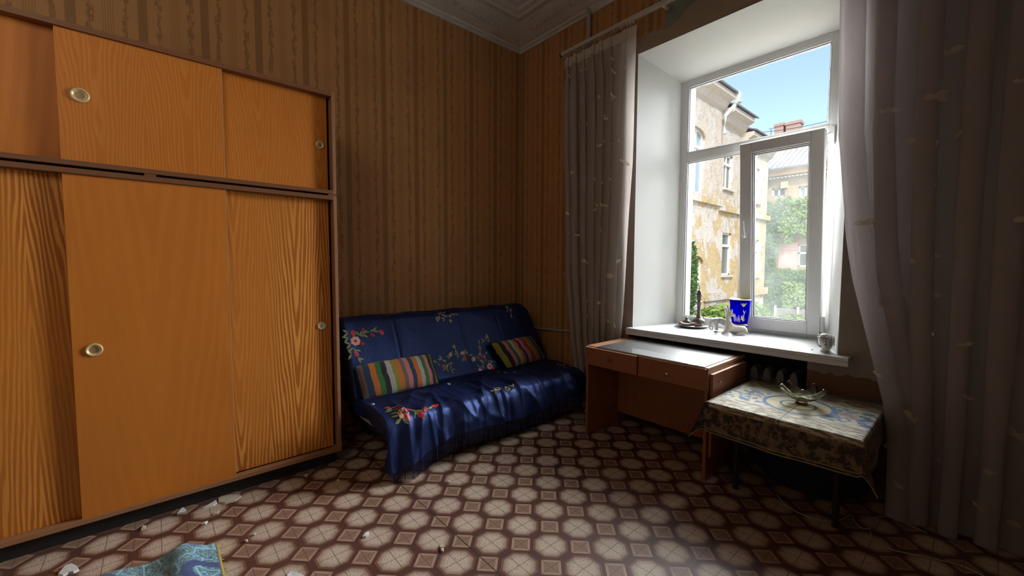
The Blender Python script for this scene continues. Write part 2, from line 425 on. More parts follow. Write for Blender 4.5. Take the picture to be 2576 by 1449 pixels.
M['desk_edge'] = plain('pale_worn_lit_edge', (.62, .42, .28), .5, 40, .2)  # pale desk edges; also the light painted on the middle doors' edge
M['chrome'] = plain('chrome', (.78, .76, .72), .2, 10, .03, .0, 1.0)
M['sheetglass'] = None
M['satin'] = mat_satin()
M['fringe'] = plain('navy_fringe_thread', (.014, .022, .09), .5, 60, .2)
M['rose'] = plain('red_silk_thread', (.62, .03, .035), .45, 80, .25); M['rosedark'] = plain('dark_red_silk_thread', (.36, .012, .02), .45, 80, .25)
M['pink'] = plain('pink_silk_thread', (.80, .40, .32), .45, 80, .2); M['leafthread'] = plain('olive_silk_thread', (.22, .27, .085), .5, 80, .25)
M['palethread'] = plain('pale_gold_thread', (.42, .36, .18), .5, 80, .25)
M['beige'] = plain('beige_ticking', (.42, .38, .29), .9)
M['sofa'] = plain('dark_sofa_fabric', (.02, .02, .03), .9)
C_ = dict(o=(.62, .17, .022), g=(.035, .17, .035), k=(.012, .014, .010), w=(.46, .44, .39), y=(.30, .27, .03), n=(.018, .045, .10), p=(.62, .19, .20), t=(.19, .13, .105), v=(.045, .02, .09), ol=(.17, .17, .055))
M['cush1'] = mat_stripes('striped_wool_one', [(C_['t'], 1), (C_['n'], 1.3), (C_['o'], 1.25), (C_['g'], 1.2), (C_['k'], 1.15), (C_['w'], 1.2), (C_['y'], 1.05), (C_['o'], 1.1), (C_['t'], 1), (C_['p'], 1.1), (C_['n'], 1.05), (C_['o'], 1.1), (C_['w'], .95), (C_['g'], .95), (C_['p'], .95), (C_['k'], .9), (C_['y'], .5)])
M['cush2'] = mat_stripes('striped_wool_two', [(C_['y'], 1), (C_['k'], 1), (C_['p'], .8), (C_['g'], .7), (C_['w'], .7), (C_['o'], .8), (C_['v'], .7), (C_['p'], .9), ((.30, .075, .02), 1.2), (C_['o'], .5), (C_['ol'], .9), (C_['k'], .8), (C_['t'], .8)])
M['tapestry'] = mat_tapestry()
M['cordtrim'] = plain('gold_trim', (.34, .25, .11), .6)
M['tablewood'] = plain('dark_table_wood', (.012, .009, .008), .6)
M['sheer'] = mat_sheer('sheer_grey_voile', (.68, .61, .555), .60, .05, .86)
M['sheer2'] = mat_sheer('sheer_violet_grey_voile', (.60, .55, .54), .58, .03, .80)
M['tape'] = mat_sheer('curtain_tape', (.86, .80, .72), .4, .02, .95)
M['applique'] = mat_sheer('cream_satin_leaf', (.95, .90, .74), .30, .12, 1.0)
M['applique2'] = mat_sheer('shaded_cream_satin_leaf', (.74, .67, .55), .45, .06, .85)  # same leaf darkened: the right curtain's dimness put into its colour
M['rail'] = plain('cream_rail', (.58, .53, .44), .4)
M['pipe'] = plain('cream_painted_pipe', (.50, .47, .42), .45, 8, .08)
M['iron'] = plain('grey_painted_iron', (.30, .31, .28), .55, 12, .15)
M['china'] = plain('glazed_white_china', (.60, .59, .57), .25, 15, .04, .03, 0, .3)
M['bisque'] = plain('bisque_ceramic', (.56, .50, .42), .5, 12, .08, .05)
M['bronze'] = plain('dark_bronze', (.11, .095, .075), .42, 40, .5, .5, .6)
M['brownclay'] = plain('brown_glazed_clay', (.22, .125, .085), .3, 18, .35, .05)
M['tray'] = plain('dull_metal_tray', (.30, .31, .32), .3, 20, .1, .05, .8)
M['gold'] = plain('gilt_paint', (.75, .62, .38), .35, 60, .2, .2, .5)
M['flake'] = plain('plaster_flake', (.74, .75, .74), .85, 40, .1, .3); M['flake2'] = plain('yellowed_plaster_flake', (.60, .53, .40), .85, 40, .15, .3)
M['cable'] = plain('white_cable', (.40, .37, .33), .5)
M['rug'] = mat_rug(); M['rugedge'] = plain('straw_rug_backing', (.42, .33, .11), .9, 60, .3, .6)
M['facade'] = mat_facade()
M['eaves'] = plain('pale_eaves_board', (.52, .49, .46), .8, 5, .2); M['roofsheet'] = plain('weathered_roof_sheet', (.17, .18, .19), .6, 5, .3)
M['rear'] = mat_plaster('rear_house_render', (.34, .285, .20), .3, 1.5, .4); M['ochre'] = mat_plaster('ochre_cornice', (.46, .33, .18), .2, 2, .3)
M['slate'] = plain('corrugated_cement_sheet', (.30, .30, .30), .8, 4, .25, .3)
M['pinkwall'] = mat_plaster('pink_render', (.52, .33, .30), .08, 2, .2)
M['winglass'] = plain('dark_far_glass', (.14, .17, .18), .1, 2, .4); M['blueglass'] = plain('painted_sky_glass', (.30, .42, .52), .12, 2, .3)  # blue panes: sky reflection painted into the base colour
M['winwhite'] = plain('white_far_frame', (.66, .69, .70), .6)
M['flue'] = plain('zinc_flue', (.19, .23, .30), .4, 4, .15, .1, .5)
M['brick'] = None
M['ivy'] = mat_leaf('ivy_leaf', (.045, .13, .03), (.16, .30, .09)); M['ivy2'] = mat_leaf('light_ivy_leaf', (.12, .26, .05), (.30, .42, .12))
M['ground'] = mat_plaster('courtyard_ground', (.40, .37, .30), .3, 1)
M['outjamb'] = mat_plaster('weathered_outer_jamb', (.22, .23, .24), .25, 8, .5)
_t = NT('cobalt_glass'); _m = _t.n('MixShader', {0: .55, 1: _t.n('BsdfGlass', {0: (.03, .03, .95, 1), 'Roughness': .0, 'IOR': 1.3}).outputs[0], 2: _t.n('BsdfTranslucent', {0: (.015, .015, .75, 1)}).outputs[0]}).outputs[0]; M['cobalt'] = _t.end(_m)
M['clearglass'] = mat_glass('clear_green_tinted_glass', (.97, .98, .93)); M['amberglass'] = mat_glass('amber_glass', (.62, .25, .03))
_t = NT('desk_glass'); _g = _t.n('MixShader', {0: .45, 1: _t.n('BsdfGlossy', {0: (1, 1, 1, 1), 'Roughness': .03}).outputs[0], 2: _t.n('BsdfGlossy', {0: (1, 1, 1, 1), 'Roughness': .42}).outputs[0]}).outputs[0]; _m = _t.n('MixShader', {0: _t.n('Fresnel', {'IOR': 1.65}).outputs[0], 1: _t.n('BsdfTransparent', {0: (.97, .98, .98, 1)}).outputs[0], 2: _g}).outputs[0]; M['sheetglass'] = _t.end(_m)
_t = NT('red_brick'); _p = _t.pos(); _br = _t.n('TexBrick', {'Vector': _t.vec(_t.add(_t.xyz(_p)[0], _t.xyz(_p)[1]), _t.xyz(_p)[2], 0), 'Color1': (.40, .24, .19, 1), 'Color2': (.30, .18, .15, 1), 'Mortar': (.50, .46, .42, 1), 'Scale': 5.0, 'Mortar Size': .02, 'Brick Width': .5, 'Row Height': .16}); M['brick'] = _t.end(_t.bsdf(_br.outputs[0], .9))

# ------------------------------------------------------------------ room shell
ZC = 4.2
XR, YF = 5.6, -5.6
fl = MB().box(0, XR, YF, 0, -.12, 0); fl.box(1.571, 3.01, 0, .35, -.12, 0)
struct(fl.build('floor', M['lino']))
struct(MB().box(-.35, 0, YF - .3, 1.0, -.12, ZC + .3).build('wall_left', M['paper']))
struct(MB().box(XR, XR + .3, YF - .3, 1.0, -.12, ZC + .3).build('wall_right', M['plain_paper']))
struct(MB().box(0, XR, YF - .3, YF, -.12, ZC + .3).build('wall_front', M['plain_paper']))
struct(MB().box(0, XR, YF, 0, ZC, ZC + .3).build('ceiling', M['ceiling']))
wb = MB()
def plan(poly, z0, z1): wb.prism([(x, y, 0) for x, y in poly], (0, 0, z0), (0, 0, z1))
WX0, WX1, RX0, RX1, WY, ZS, ZO, ZF = 1.613, 3.176, 1.733, 2.997, .598, .868, 3.396, 3.268
plan([(0, 0), (1.571, 0), (1.571, .95), (0, .95)], -.12, ZS - .06)
plan([(3.01, 0), (XR, 0), (XR, .95), (3.01, .95)], -.12, ZS - .06)
plan([(1.571, .35), (3.01, .35), (3.01, .95), (1.571, .95)], -.12, ZS - .06)
plan([(0, 0), (WX0, 0), (RX0, WY), (RX0, .68), (1.70, .68), (1.70, .95), (0, .95)], ZS - .06, ZC + .3)
plan([(XR, 0), (XR, .95), (3.03, .95), (3.03, .68), (RX1, .68), (RX1, WY), (WX1, 0)], ZS - .06, ZC + .3)
plan([(RX0, .66), (RX1, .66), (RX1, .95), (RX0, .95)], ZS - .06, ZS + .01)
wb.prism([(0, 0, ZO), (0, WY, ZF), (0, .68, ZF), (0, .68, 3.345), (0, .95, 3.345), (0, .95, ZC + .3), (0, 0, ZC + .3)], (WX0, 0, 0), (WX1, 0, 0))
wall_back = struct(wb.build('wall_back', M['paper'], recalc=True)); wall_back['_o'] = (0, 0, 0)
# painted splayed reveals: thin plaster skins
rv = MB()
e = .004
rv.prism([(WX0, -.002, 0), (WX0 + e, -.002, 0), (RX0 + e, WY, 0), (RX0, WY, 0)], (0, 0, ZS - .01), (0, 0, ZO))
rv.prism([(WX1, -.002, 0), (RX1, WY, 0), (RX1 - e, WY, 0), (WX1 - e, -.002, 0)], (0, 0, ZS - .01), (0, 0, ZO))
rv.prism([(0, -.002, ZO), (0, WY, ZF), (0, WY, ZF - e), (0, -.002, ZO - e)], (WX0, 0, 0), (WX1, 0, 0))
lab(rv.build('window_reveal', M['reveal'], wall_back, recalc=True), 'white painted splayed window reveal')
oj = MB().box(1.672, 1.704, .685, .97, ZS, 3.35); oj.box(3.026, 3.056, .685, .97, ZS, 3.35)
for k in range(24): oj.box(1.70 + k * .0554, 1.70 + (k + 1) * .0554, .70, .97, 3.332 + .010 * noise.noise(Vector((k * .7, 0, 0))), 3.36)
lab(oj.build('outer_jamb', M['outjamb'], wall_back), 'weathered rough outer jamb behind the glass')
# ragged plaster patches on the window wall
def ragged(pts, amp, seed, step=.03):
    rr = random.Random(seed); out = []
    n = len(pts)
    for i in range(n):
        a, b, rag = pts[i][:2], pts[(i + 1) % n][:2], pts[i][2] if len(pts[i]) > 2 else 0
        out.append(a)
        if rag:
            L = math.hypot(b[0] - a[0], b[1] - a[1]); k = max(2, int(L / step)); nx, ny = -(b[1] - a[1]) / L, (b[0] - a[0]) / L
            off = 0
            for q in range(1, k):
                t = q / k; off = .6 * off + rr.uniform(-amp, amp)
                out.append((a[0] + (b[0] - a[0]) * t + nx * off, a[1] + (b[1] - a[1]) * t + ny * off))
    return out
def patch(name, pts, mat, th, label, seed=1, amp=.012):
    pl = ragged(pts, amp, seed)
    return lab(MB().prism([(x, 0, z) for x, z in pl], (0, -th, 0), (0, .001, 0)).build(name, mat, wall_back, recalc=True), label)
patch('plaster_patch', [(1.38, .82), (WX0, .82), (WX0, 3.40), (WX1 - .001, 3.40), (WX1 - .001, 3.47), (2.2, 3.66, 1), (1.93, 3.50, 1), (1.60, 3.56, 1), (1.48, 3.2, 1)], M['pink_plaster'], .004, 'bare pinkish plaster round the window head')
patch('plaster_patch', [(1.86, 3.48), (2.03, 3.545), (2.22, 3.64), (2.20, 3.9, 1), (1.90, 3.74, 1)], M['green_plaster'], .0025, 'old greenish plaster where paper is torn', 5)
patch('plaster_patch', [(3.01, .735, 1), (3.33, .742), (3.46, .70, 1), (3.95, .72), (3.95, 3.95), (WX1, 3.95), (WX1, .82), (3.01, .82)], M['grey_plaster'], .006, 'grey plaster with a ragged lower edge', 9, .018)
patch('bare_wall', [(3.01, .0), (4.2, .0), (4.2, .78), (3.01, .78)], M['brown_plaster'], .003, 'old brown paint below the plaster')
# dark radiator niche lining
nb = MB().box(1.571, 3.01, .345, .352, 0, ZS - .06); nb.box(1.569, 1.575, 0.004, .35, 0, ZS - .06); nb.box(3.006, 3.012, .004, .35, 0, ZS - .06)  # near-black blue sheets on the niche's back and sides
lab(nb.build('niche_lining', plain('blue_black_niche', (.035, .04, .055), .9), wall_back), 'dark blue-black niche lining')
# corner bead and wallpaper seam strip
lab(MB().tube([(.006, -.006, .0), (.006, -.006, 4.0)], .006, 6).build('corner_strip', plain('worn_paper_edge', (.30, .17, .095), .8), wall_back), 'lighter worn paper edge in the room corner')

# cornice along both walls
CP = [(0, 3.985), (.022, 3.985), (.022, 4.004), (.05, 4.012), (.06, 4.03), (.14, 4.05), (.24, 4.085), (.31, 4.125), (.325, 4.118), (.36, 4.118), (.375, 4.14), (.42, 4.145), (.44, 4.165), (.50, 4.165), (.515, 4.2), (.515, 4.22), (0, 4.22)]
def cornice(name, f, L, lbl):
    m = MB(); m.loft([[f(d, d, z) for d, z in CP], [f(d, L, z) for d, z in CP]])
    o = struct(m.build(name, M['ceiling'], recalc=True)); o['_o'] = (0, 0, 0)
    k = MB(); s = .10; rr = random.Random(3)
    while s < 4.2:   # leaf and egg relief
        for (d, z, r, al) in ((.095, 4.036, .017, .03), (.19, 4.062, .034, .05), (.275, 4.10, .020, .028), (.395, 4.138, .012, .022)):
            if s > d + .05:
                for q in (0, 1):
                    c = f(d, s + q * .06 + (d * .3), z); t = (f(d, s + .1, z) - c).normalized(); nrm = Vector((0, 0, -1)); w = t.cross(nrm)
                    ring = [c + t * (al * .55 * math.cos(a)) + w * (r * math.sin(a)) + Vector((0, 0, .006)) for a in [i * PI / 4 for i in range(8)]]
                    k.add(ring + [c + nrm * .014], [(i, (i + 1) % 8, 8) for i in range(8)])
        s += .12
    stuff(k.build('plaster_relief', M['ceiling'], o, smooth=True, recalc=True))
cornice('trim_1', lambda d, s, z: Vector((d, -s, z)), 5.6, '')
cornice('trim_2', lambda d, s, z: Vector((s, -d, z)), 5.6, '')

# ------------------------------------------------------------------ window
win = struct(bpy.data.objects.new('window_1', None)); COL.objects.link(win); win['_o'] = (0, 0, 0)
Y0, Y1 = WY - .002, WY + .068
fr = MB()
fr.box(RX0 - .01, 1.80, Y0, Y1, ZS, ZF); fr.box(2.945, RX1 + .01, Y0, Y1, ZS, ZF)
fr.box(1.80, 2.945, Y0, Y1, 3.214, ZF); fr.box(1.80, 2.945, Y0, Y1, ZS, .934)
fr.build('fixed_frame', M['pvc'], win, bevel=.004)
MB().box(1.80, 2.945, Y0 - .001, Y1, 2.486, 2.560).build('transom', M['pvc'], win, bevel=.004)
MB().box(2.332, 2.418, Y0, Y1, .934, 2.486).build('mullion', M['pvc'], win, bevel=.004)
def beads(x0, x1, z0, z1, y):
    b = MB(); w = .014
    for a in ((x0, x0 + w, z0, z1), (x1 - w, x1, z0, z1), (x0 + w, x1 - w, z0, z0 + w), (x0 + w, x1 - w, z1 - w, z1)):
        b.box(a[0], a[1], y + .004, y + .03, a[2], a[3])
    b.build('glazing_bead', M['pvc'], win, bevel=.003)
    g = MB(); q = .014; w = .019
    for a in ((x0 + q, x0 + w, z0 + q, z1 - q), (x1 - w, x1 - q, z0 + q, z1 - q), (x0 + w, x1 - w, z0 + q, z0 + w), (x0 + w, x1 - w, z1 - w, z1 - q)):
        g.box(a[0], a[1], y + .018, y + .034, a[2], a[3])
    g.build('gasket', M['gasket'], win)
beads(1.80, 2.945, 2.560, 3.214, Y0); beads(1.80, 2.332, .934, 2.486, Y0)
lab(MB().box(1.80, 2.945, Y0 + .034, Y0 + .04, 2.56, 3.214).build('window_pane', M['pane'], win), 'clear upper fixed pane')
lab(MB().box(1.80, 2.332, Y0 + .034, Y0 + .04, .934, 2.486).build('window_pane', M['pane'], win), 'clear lower fixed pane')
# tilted sash, hinged along its foot
TA = math.atan2(.135, 1.58)
SB = Vector((0, .562, .908))
def sp(x, d, h):   # x across, d depth into the room, h up the sash
    return Vector((x, SB.y - h * math.sin(TA) - d * math.cos(TA), SB.z + h * math.cos(TA) - d * math.sin(TA) * 0))
def sbox(m, x0, x1, d0, d1, h0, h1):
    c = [sp(x, d, h) for h in (h0, h1) for (x, d) in ((x0, d1), (x1, d1), (x1, d0), (x0, d0))]
    m.add(c, [(0, 3, 2, 1), (4, 5, 6, 7), (0, 1, 5, 4), (1, 2, 6, 5), (2, 3, 7, 6), (3, 0, 4, 7)])
SX0, SX1, SH = 2.374, 2.963, 1.585
sm = MB(); sbox(sm, SX0, SX0 + .092, -.03, .045, 0, SH); sbox(sm, SX1 - .086, SX1, -.03, .045, 0, SH)
sbox(sm, SX0 + .092, SX1 - .086, -.03, .045, 0, .092); sbox(sm, SX0 + .092, SX1 - .086, -.03, .045, SH - .085, SH)
sash = lab(sm.build('tilted_sash', M['pvc'], win, bevel=.005), 'opening sash tilted in at its head')
gx0, gx1, gh0, gh1 = SX0 + .092, SX1 - .086, .092, SH - .085
b = MB(); w = .012
for a in ((gx0, gx0 + w, gh0, gh1), (gx1 - w, gx1, gh0, gh1), (gx0, gx1, gh0, gh0 + w), (gx0, gx1, gh1 - w, gh1)): sbox(b, a[0], a[1], .0, .034, a[2], a[3])
b.build('glazing_bead', M['pvc'], sash, bevel=.003)
b = MB(); q = .012; w = .018
for a in ((gx0 + q, gx0 + w, gh0 + q, gh1 - q), (gx1 - w, gx1 - q, gh0 + q, gh1 - q), (gx0 + q, gx1 - q, gh0 + q, gh0 + w), (gx0 + q, gx1 - q, gh1 - w, gh1 - q)): sbox(b, a[0], a[1], -.002, .02, a[2], a[3])
b.build('gasket', M['gasket'], sash)
b = MB(); sbox(b, gx0, gx1, .0, .006, gh0, gh1); lab(b.build('window_pane', M['pane2'], sash), 'hazy pane of the tilted sash')
# handle turned upwards
b = MB(); hx = SX0 + .046
sbox(b, hx - .017, hx + .017, .045, .054, .735, .835)
b.tube([sp(hx, .054, .80), sp(hx, .085, .80), sp(hx, .088, .815), sp(hx - .004, .086, .86), sp(hx - .006, .084, .935)], [.010, .011, .0115, .011, .009], 10)
lab(b.build('window_handle', M['pvc'], sash, smooth=False, bevel=.002), 'white lever handle turned up')
b = MB(); sbox(b, SX1 + .003, SX1 + .025, .005, .05, .03, .15); b.build('hinge', M['pvc'], sash, bevel=.004)
b = MB().box(2.955, 2.985, Y0 - .03, Y0, 2.40, 2.53); b.tube([(2.935, Y0 - .05, 2.47), (2.96, Y0 - .03, 2.49), (2.94, Y0 - .10, 2.455)], .006, 6)
b.build('tilt_stay', M['pvc'], win)
# sill board
b = MB().box(1.60, 3.246, -.095, 0.0, ZS - .026, ZS); b.box(WX0 + .0, WX1, 0.0, WY + .01, ZS - .026, ZS); b.box(1.60, 3.246, -.095, -.083, ZS - .06, ZS - .026)
lab(b.build('window_sill', M['sill'], win, bevel=.004), 'white sill board with a front lip')

# ------------------------------------------------------------------ wardrobe: lower unit and top unit
WF, WE, WS = .75, -2.430, -4.52     # front plane, right end, left end
def cup(door, y, z, x, mat, r=.030, hole=False, label=None):
    b = MB(); n = 28
    prof = [(r * .55, .0012), (r * .72, .0022), (r * .78, .007), (r * .88, .0095), (r * .97, .0085), (r * 1.03, .004), (r * 1.04, 0)]
    rings = [[Vector((x + h, y + rr * math.cos(2 * PI * k / n), z + rr * math.sin(2 * PI * k / n))) for k in range(n)] for rr, h in prof]
    b.loft(rings, caps=False)
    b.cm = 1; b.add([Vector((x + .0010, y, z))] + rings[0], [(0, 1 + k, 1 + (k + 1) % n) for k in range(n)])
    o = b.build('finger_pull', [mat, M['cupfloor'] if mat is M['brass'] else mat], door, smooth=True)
    if label: lab(o, label)
    if hole:
        MB().lathe([(.0045, -.001), (.0045, .002)], (0, 0, 0), 10)
        h = MB(); h.loft([[Vector((x + q, y + .0045 * math.cos(a), z + .0045 * math.sin(a))) for a in [i * PI / 5 for i in range(10)]] for q in (.0, .0022)]); h.build('screw_hole', M['dark'], door)
    return o
def unit(name, label, z0, z1, mats, cups, feet):
    t = thing(name, label, 'wardrobe', (WF, (WE + WS) / 2, z0 if not feet else 0))
    T = .022
    b = MB().box(.02, WF - .006, WS, WS + T, z0, z1); b.box(.02, WF - .10, WS + T, WE - T, z0 + .001, z0 + .02); b.box(.02, WF - .10, WS + T, WE - T, z1 - .02, z1 - .001); b.box(.02, .03, WS, WE, z0, z1)
    b.build('carcass', M['frame_wood'], t)
    MB().box(.02, WF, WE - T, WE, z0, z1).build('side_panel', M['frame_edge'], t, bevel=.002)
    MB().box(WF - .085, WF, WS + .0, WE - T, z1 - .028, z1).build('top_rail', M['frame_wood'], t, bevel=.002)
    MB().box(WF - .085, WF, WS + .0, WE - T, z0, z0 + .026).build('bottom_rail', M['frame_edge'] if feet else M['frame_wood'], t, bevel=.002)
    MB().box(WF - .086, WF - .084, WS, WE, z0, z1).build('dark_interior', M['dark'], t)
    zz0, zz1 = z0 + .026, z1 - .028
    D = []
    for (y0, y1, xf, mt, lb) in ((WS + .022, -3.70, WF - .052, mats[0], 'left door on the rear track'), (-3.754, -3.078, WF - .014, mats[1], 'middle door on the front track'), (-3.10, -2.470, WF - .052, mats[2], 'right door on the rear track')):
        D.append(lab(MB().box(xf - .018, xf, y0, y1, zz0 - (.006 if xf > WF - .03 else 0), zz1).build('sliding_door', mt, t, bevel=.0015), lb))
    # light catching the middle door's edge, painted as a pale strip
    MB().box(WF - .032, WF - .0135, -3.0785, -3.0765, zz0, zz1).build('lit_edge_strip', M['desk_edge'], D[1])
    for (i, y, z, r, mt, h) in cups: cup(D[i], y, z, (WF - .014 if i == 1 else WF - .052), mt, r, h)
    if feet:
        MB().box(.06, WF - .045, WS + .02, WE - .03, 0, z0).build('plinth', M['plinth'], t)
        MB().box(WF - .082, WF - .052, -3.08, WE - T, z0 + .026, z0 + .034).build('track_strip', M['frame_edge'], t)
    return t
lower = unit('wardrobe', 'orange wood-veneer wardrobe with three sliding doors standing on black plinth', .089, 1.938, (M['door_fig'], M['door'], M['door_fig']), [(1, -3.674, 1.004, .033, M['brass'], False), (2, -2.535, 1.018, .027, M['paleplastic'], True)], True)
upper = unit('top_cupboard', 'long low orange-veneer cupboard stacked on top of the wardrobe', 1.951, 2.652, (M['door'], M['door_top'], M['door_top']), [(1, -3.674, 2.308, .035, M['brass'], False), (2, -2.520, 2.290, .027, M['brass'], False)], False)
for y in (-3.42, -2.46, -4.4): MB().box(.1, WF - .004, y - .025, y + .025, 1.938, 1.951).build('spacer', M['frame_wood'], lower)

# ------------------------------------------------------------------ sofa and its satin cover
SY0, SY1 = -2.285, -.215
sofa = thing('sofa', 'armless sofa hidden under blue satin, pale underside showing beside wardrobe', 'sofa', (.7, -1.25, 0))
m = MB(); m.box(.62, 1.17, SY0 + .02, SY1 - .02, .26, .395); lab(m.build('seat', M['beige'], sofa, bevel=.03), 'beige ticking seat underside')
bk = MB(); bk.prism([(.24, 0, .30), (.58, 0, .30), (.37, 0, .97), (.21, 0, .97)], (0, SY0 + .02, 0), (0, SY1 - .02, 0)); bk.build('backrest', M['sofa'], sofa, bevel=.04)
m = MB().box(.30, 1.12, SY0 + .06, SY1 - .06, .20, .26); m.build('base_frame', M['tablewood'], sofa)
for yy in (SY0 + .2, SY1 - .2):
    for xx in (.40, 1.05): MB().lathe([(.016, 0), (.022, .2)], (xx, yy, 0), 10).build('leg', M['tablewood'], sofa)

PROF = [(.175, .62), (.178, .80), (.185, .93), (.21, .985), (.27, 1.004), (.35, 1.000), (.395, .975), (.42, .93), (.50, .77), (.58, .60), (.635, .475), (.66, .430), (.70, .418), (.80, .424), (.95, .426), (1.08, .422), (1.16, .412), (1.205, .390), (1.228, .350), (1.242, .30), (1.258, .24), (1.27, .19)]
_cum = [0]
for i in range(1, len(PROF)): _cum.append(_cum[-1] + math.hypot(PROF[i][0] - PROF[i - 1][0], PROF[i][1] - PROF[i - 1][1]))
PL = _cum[-1]
def prof(s):
    s = max(0, min(PL, s))
    for i in range(1, len(PROF)):
        if s <= _cum[i] + 1e-9:
            t = (s - _cum[i - 1]) / (_cum[i] - _cum[i - 1]); a, b2 = PROF[i - 1], PROF[i]
            return a[0] + (b2[0] - a[0]) * t, a[1] + (b2[1] - a[1]) * t
    return PROF[-1]
S_BACKTOP, S_CREASE, S_EDGE = _cum[6], _cum[11], _cum[16]
def sm01(a, b, x):
    t = max(0, min(1, (x - a) / (b - a))); return t * t * (3 - 2 * t)
def ridge(v, p=5):
    return (1 - abs(noise.noise(v))) ** p
def cover(y, s, lift=0.0):
    x, z = prof(s); xa, za = prof(s - .02); xb, zb = prof(s + .02)
    L = math.hypot(xb - xa, zb - za) or 1; nx, nz = -(zb - za) / L, (xb - xa) / L
    if nz < 0 and s < S_BACKTOP * .5: nx, nz = nx, nz
    d = 0
    wf = sm01(S_EDGE - .45, S_EDGE + .02, s)          # front of the seat: folds run to the hem
    ws = sm01(S_CREASE + .02, S_CREASE + .2, s)
    wb_ = 1 - sm01(S_CREASE - .1, S_CREASE + .05, s)
    d += ws * .022 * (ridge(Vector((y * 2.6 + s * 1.3, s * 1.1, 3.1)), 7) - .25)
    d += ws * .014 * (ridge(Vector((y * 4.5 - s * 2.6, s * 2.2 + y, 8.7)), 6) - .25)
    d += wf * .026 * (ridge(Vector((y * 6.5 + .3 * s, s * .8, 1.7)), 4) - .45)
    d += wf * .010 * noise.noise(Vector((y * 19, s * 1.4, 5)))
    d += wb_ * .010 * (ridge(Vector((y * 2.2, s * 1.5, 11)), 9)) + wb_ * .004 * noise.noise(Vector((y * 7, s * 5, 2)))
    for yc in (-1.86, -1.18, -.72): d -= wb_ * .008 * math.exp(-((y - yc - .02 * (s - 1)) / .008) ** 2)
    hang = sm01(S_EDGE, PL, s)
    d += hang * .030 * math.sin(y * 21 + 1.5 * math.sin(y * 5)) * .5
    x += nx * (d + .006 + lift); z += nz * (d + .006 + lift)
    # the hem hangs lower towards the left corner
    if s > S_EDGE:
        ex = .115 * sm01(-1.7, -2.28, y) + .02 * math.sin(y * 4.2)
        z -= hang * ex; x += hang * .01
    # rounded ends of the backrest
    if s < S_CREASE:
        r = .10; e1 = max(0, y - (SY1 - r)) / r
        if e1 > 0: z -= (1 - math.sqrt(max(0, 1 - e1 * e1))) * .11 * sm01(.55, 1.0, z)
    return Vector((x, y, z))
cov = thing('sofa_cover', 'dark blue satin throw with embroidered roses and fringed hem over sofa', 'throw', (.9, -1.25, .43))
NY, NS = 260, 130
def endflap(y_end, sgn):
    pass
cols = []
def cover_pt(u, v):
    s = v * PL
    fl = .07
    if u < fl:
        k = (fl - u) / fl; p = cover(SY0, s); q = .11 * k
        if s > S_CREASE: z = p.z - q * (1.0 + .9 * sm01(S_CREASE, PL, s) * 0); return Vector((p.x - .03 * k * sm01(S_EDGE, PL, s) * 2, SY0 - .012 * math.sin(min(1, k * 3) * PI / 2) - .012 * k * math.sin(s * 17), z if s < S_EDGE else p.z - q * (1 - sm01(S_EDGE, PL, s))))
        dirx, dirz = -.9, -.35
        w_ = 1 - sm01(S_CREASE - .12, S_CREASE, s)
        return Vector((p.x + dirx * q * w_ * .9, SY0 - .012 * math.sin(min(1, k * 3) * PI / 2), p.z + dirz * q * w_ - q * (1 - w_)))
    if u > 1 - fl:
        k = (u - 1 + fl) / fl; p = cover(SY1, s)
        if s > S_CREASE: q = .30 * k; return Vector((p.x - .02 * k * sm01(S_EDGE, PL, s), SY1 + .012 * math.sin(min(1, k * 3) * PI / 2) + .01 * k * math.sin(s * 15), max(.17, p.z - q) if s < S_EDGE else max(.17, p.z - q * (1 - sm01(S_EDGE, PL, s)))))
        q = .11 * k; w_ = 1 - sm01(S_CREASE - .12, S_CREASE, s)
        return Vector((p.x - .9 * q * w_, SY1 + .012 * math.sin(min(1, k * 3) * PI / 2), p.z - .35 * q * w_ - q * (1 - w_)))
    return cover(SY0 + (SY1 - SY0) * (u - fl) / (1 - 2 * fl), s)
MB().grid(cover_pt, NY, NS).build('satin_sheet', M['satin'], cov, smooth=True)
b = MB(); rr = random.Random(5); yy = SY0 - .005
while yy < SY1:
    p = cover(yy, PL); L = .105 + rr.uniform(-.008, .008); w = .0032
    tip = Vector((p.x + rr.uniform(-.006, .004), yy + rr.uniform(-.004, .004), max(.012, p.z - L)))
    a = Vector((0, w, 0)); c2 = Vector((.003, 0, 0))
    b.add([p - a, p + c2, p + a, tip - a * .7, tip + c2, tip + a * .7], [(0, 1, 4, 3), (1, 2, 5, 4), (2, 0, 3, 5)])
    yy += .0072
stuff(b.build('fringe', M['fringe'], cov))

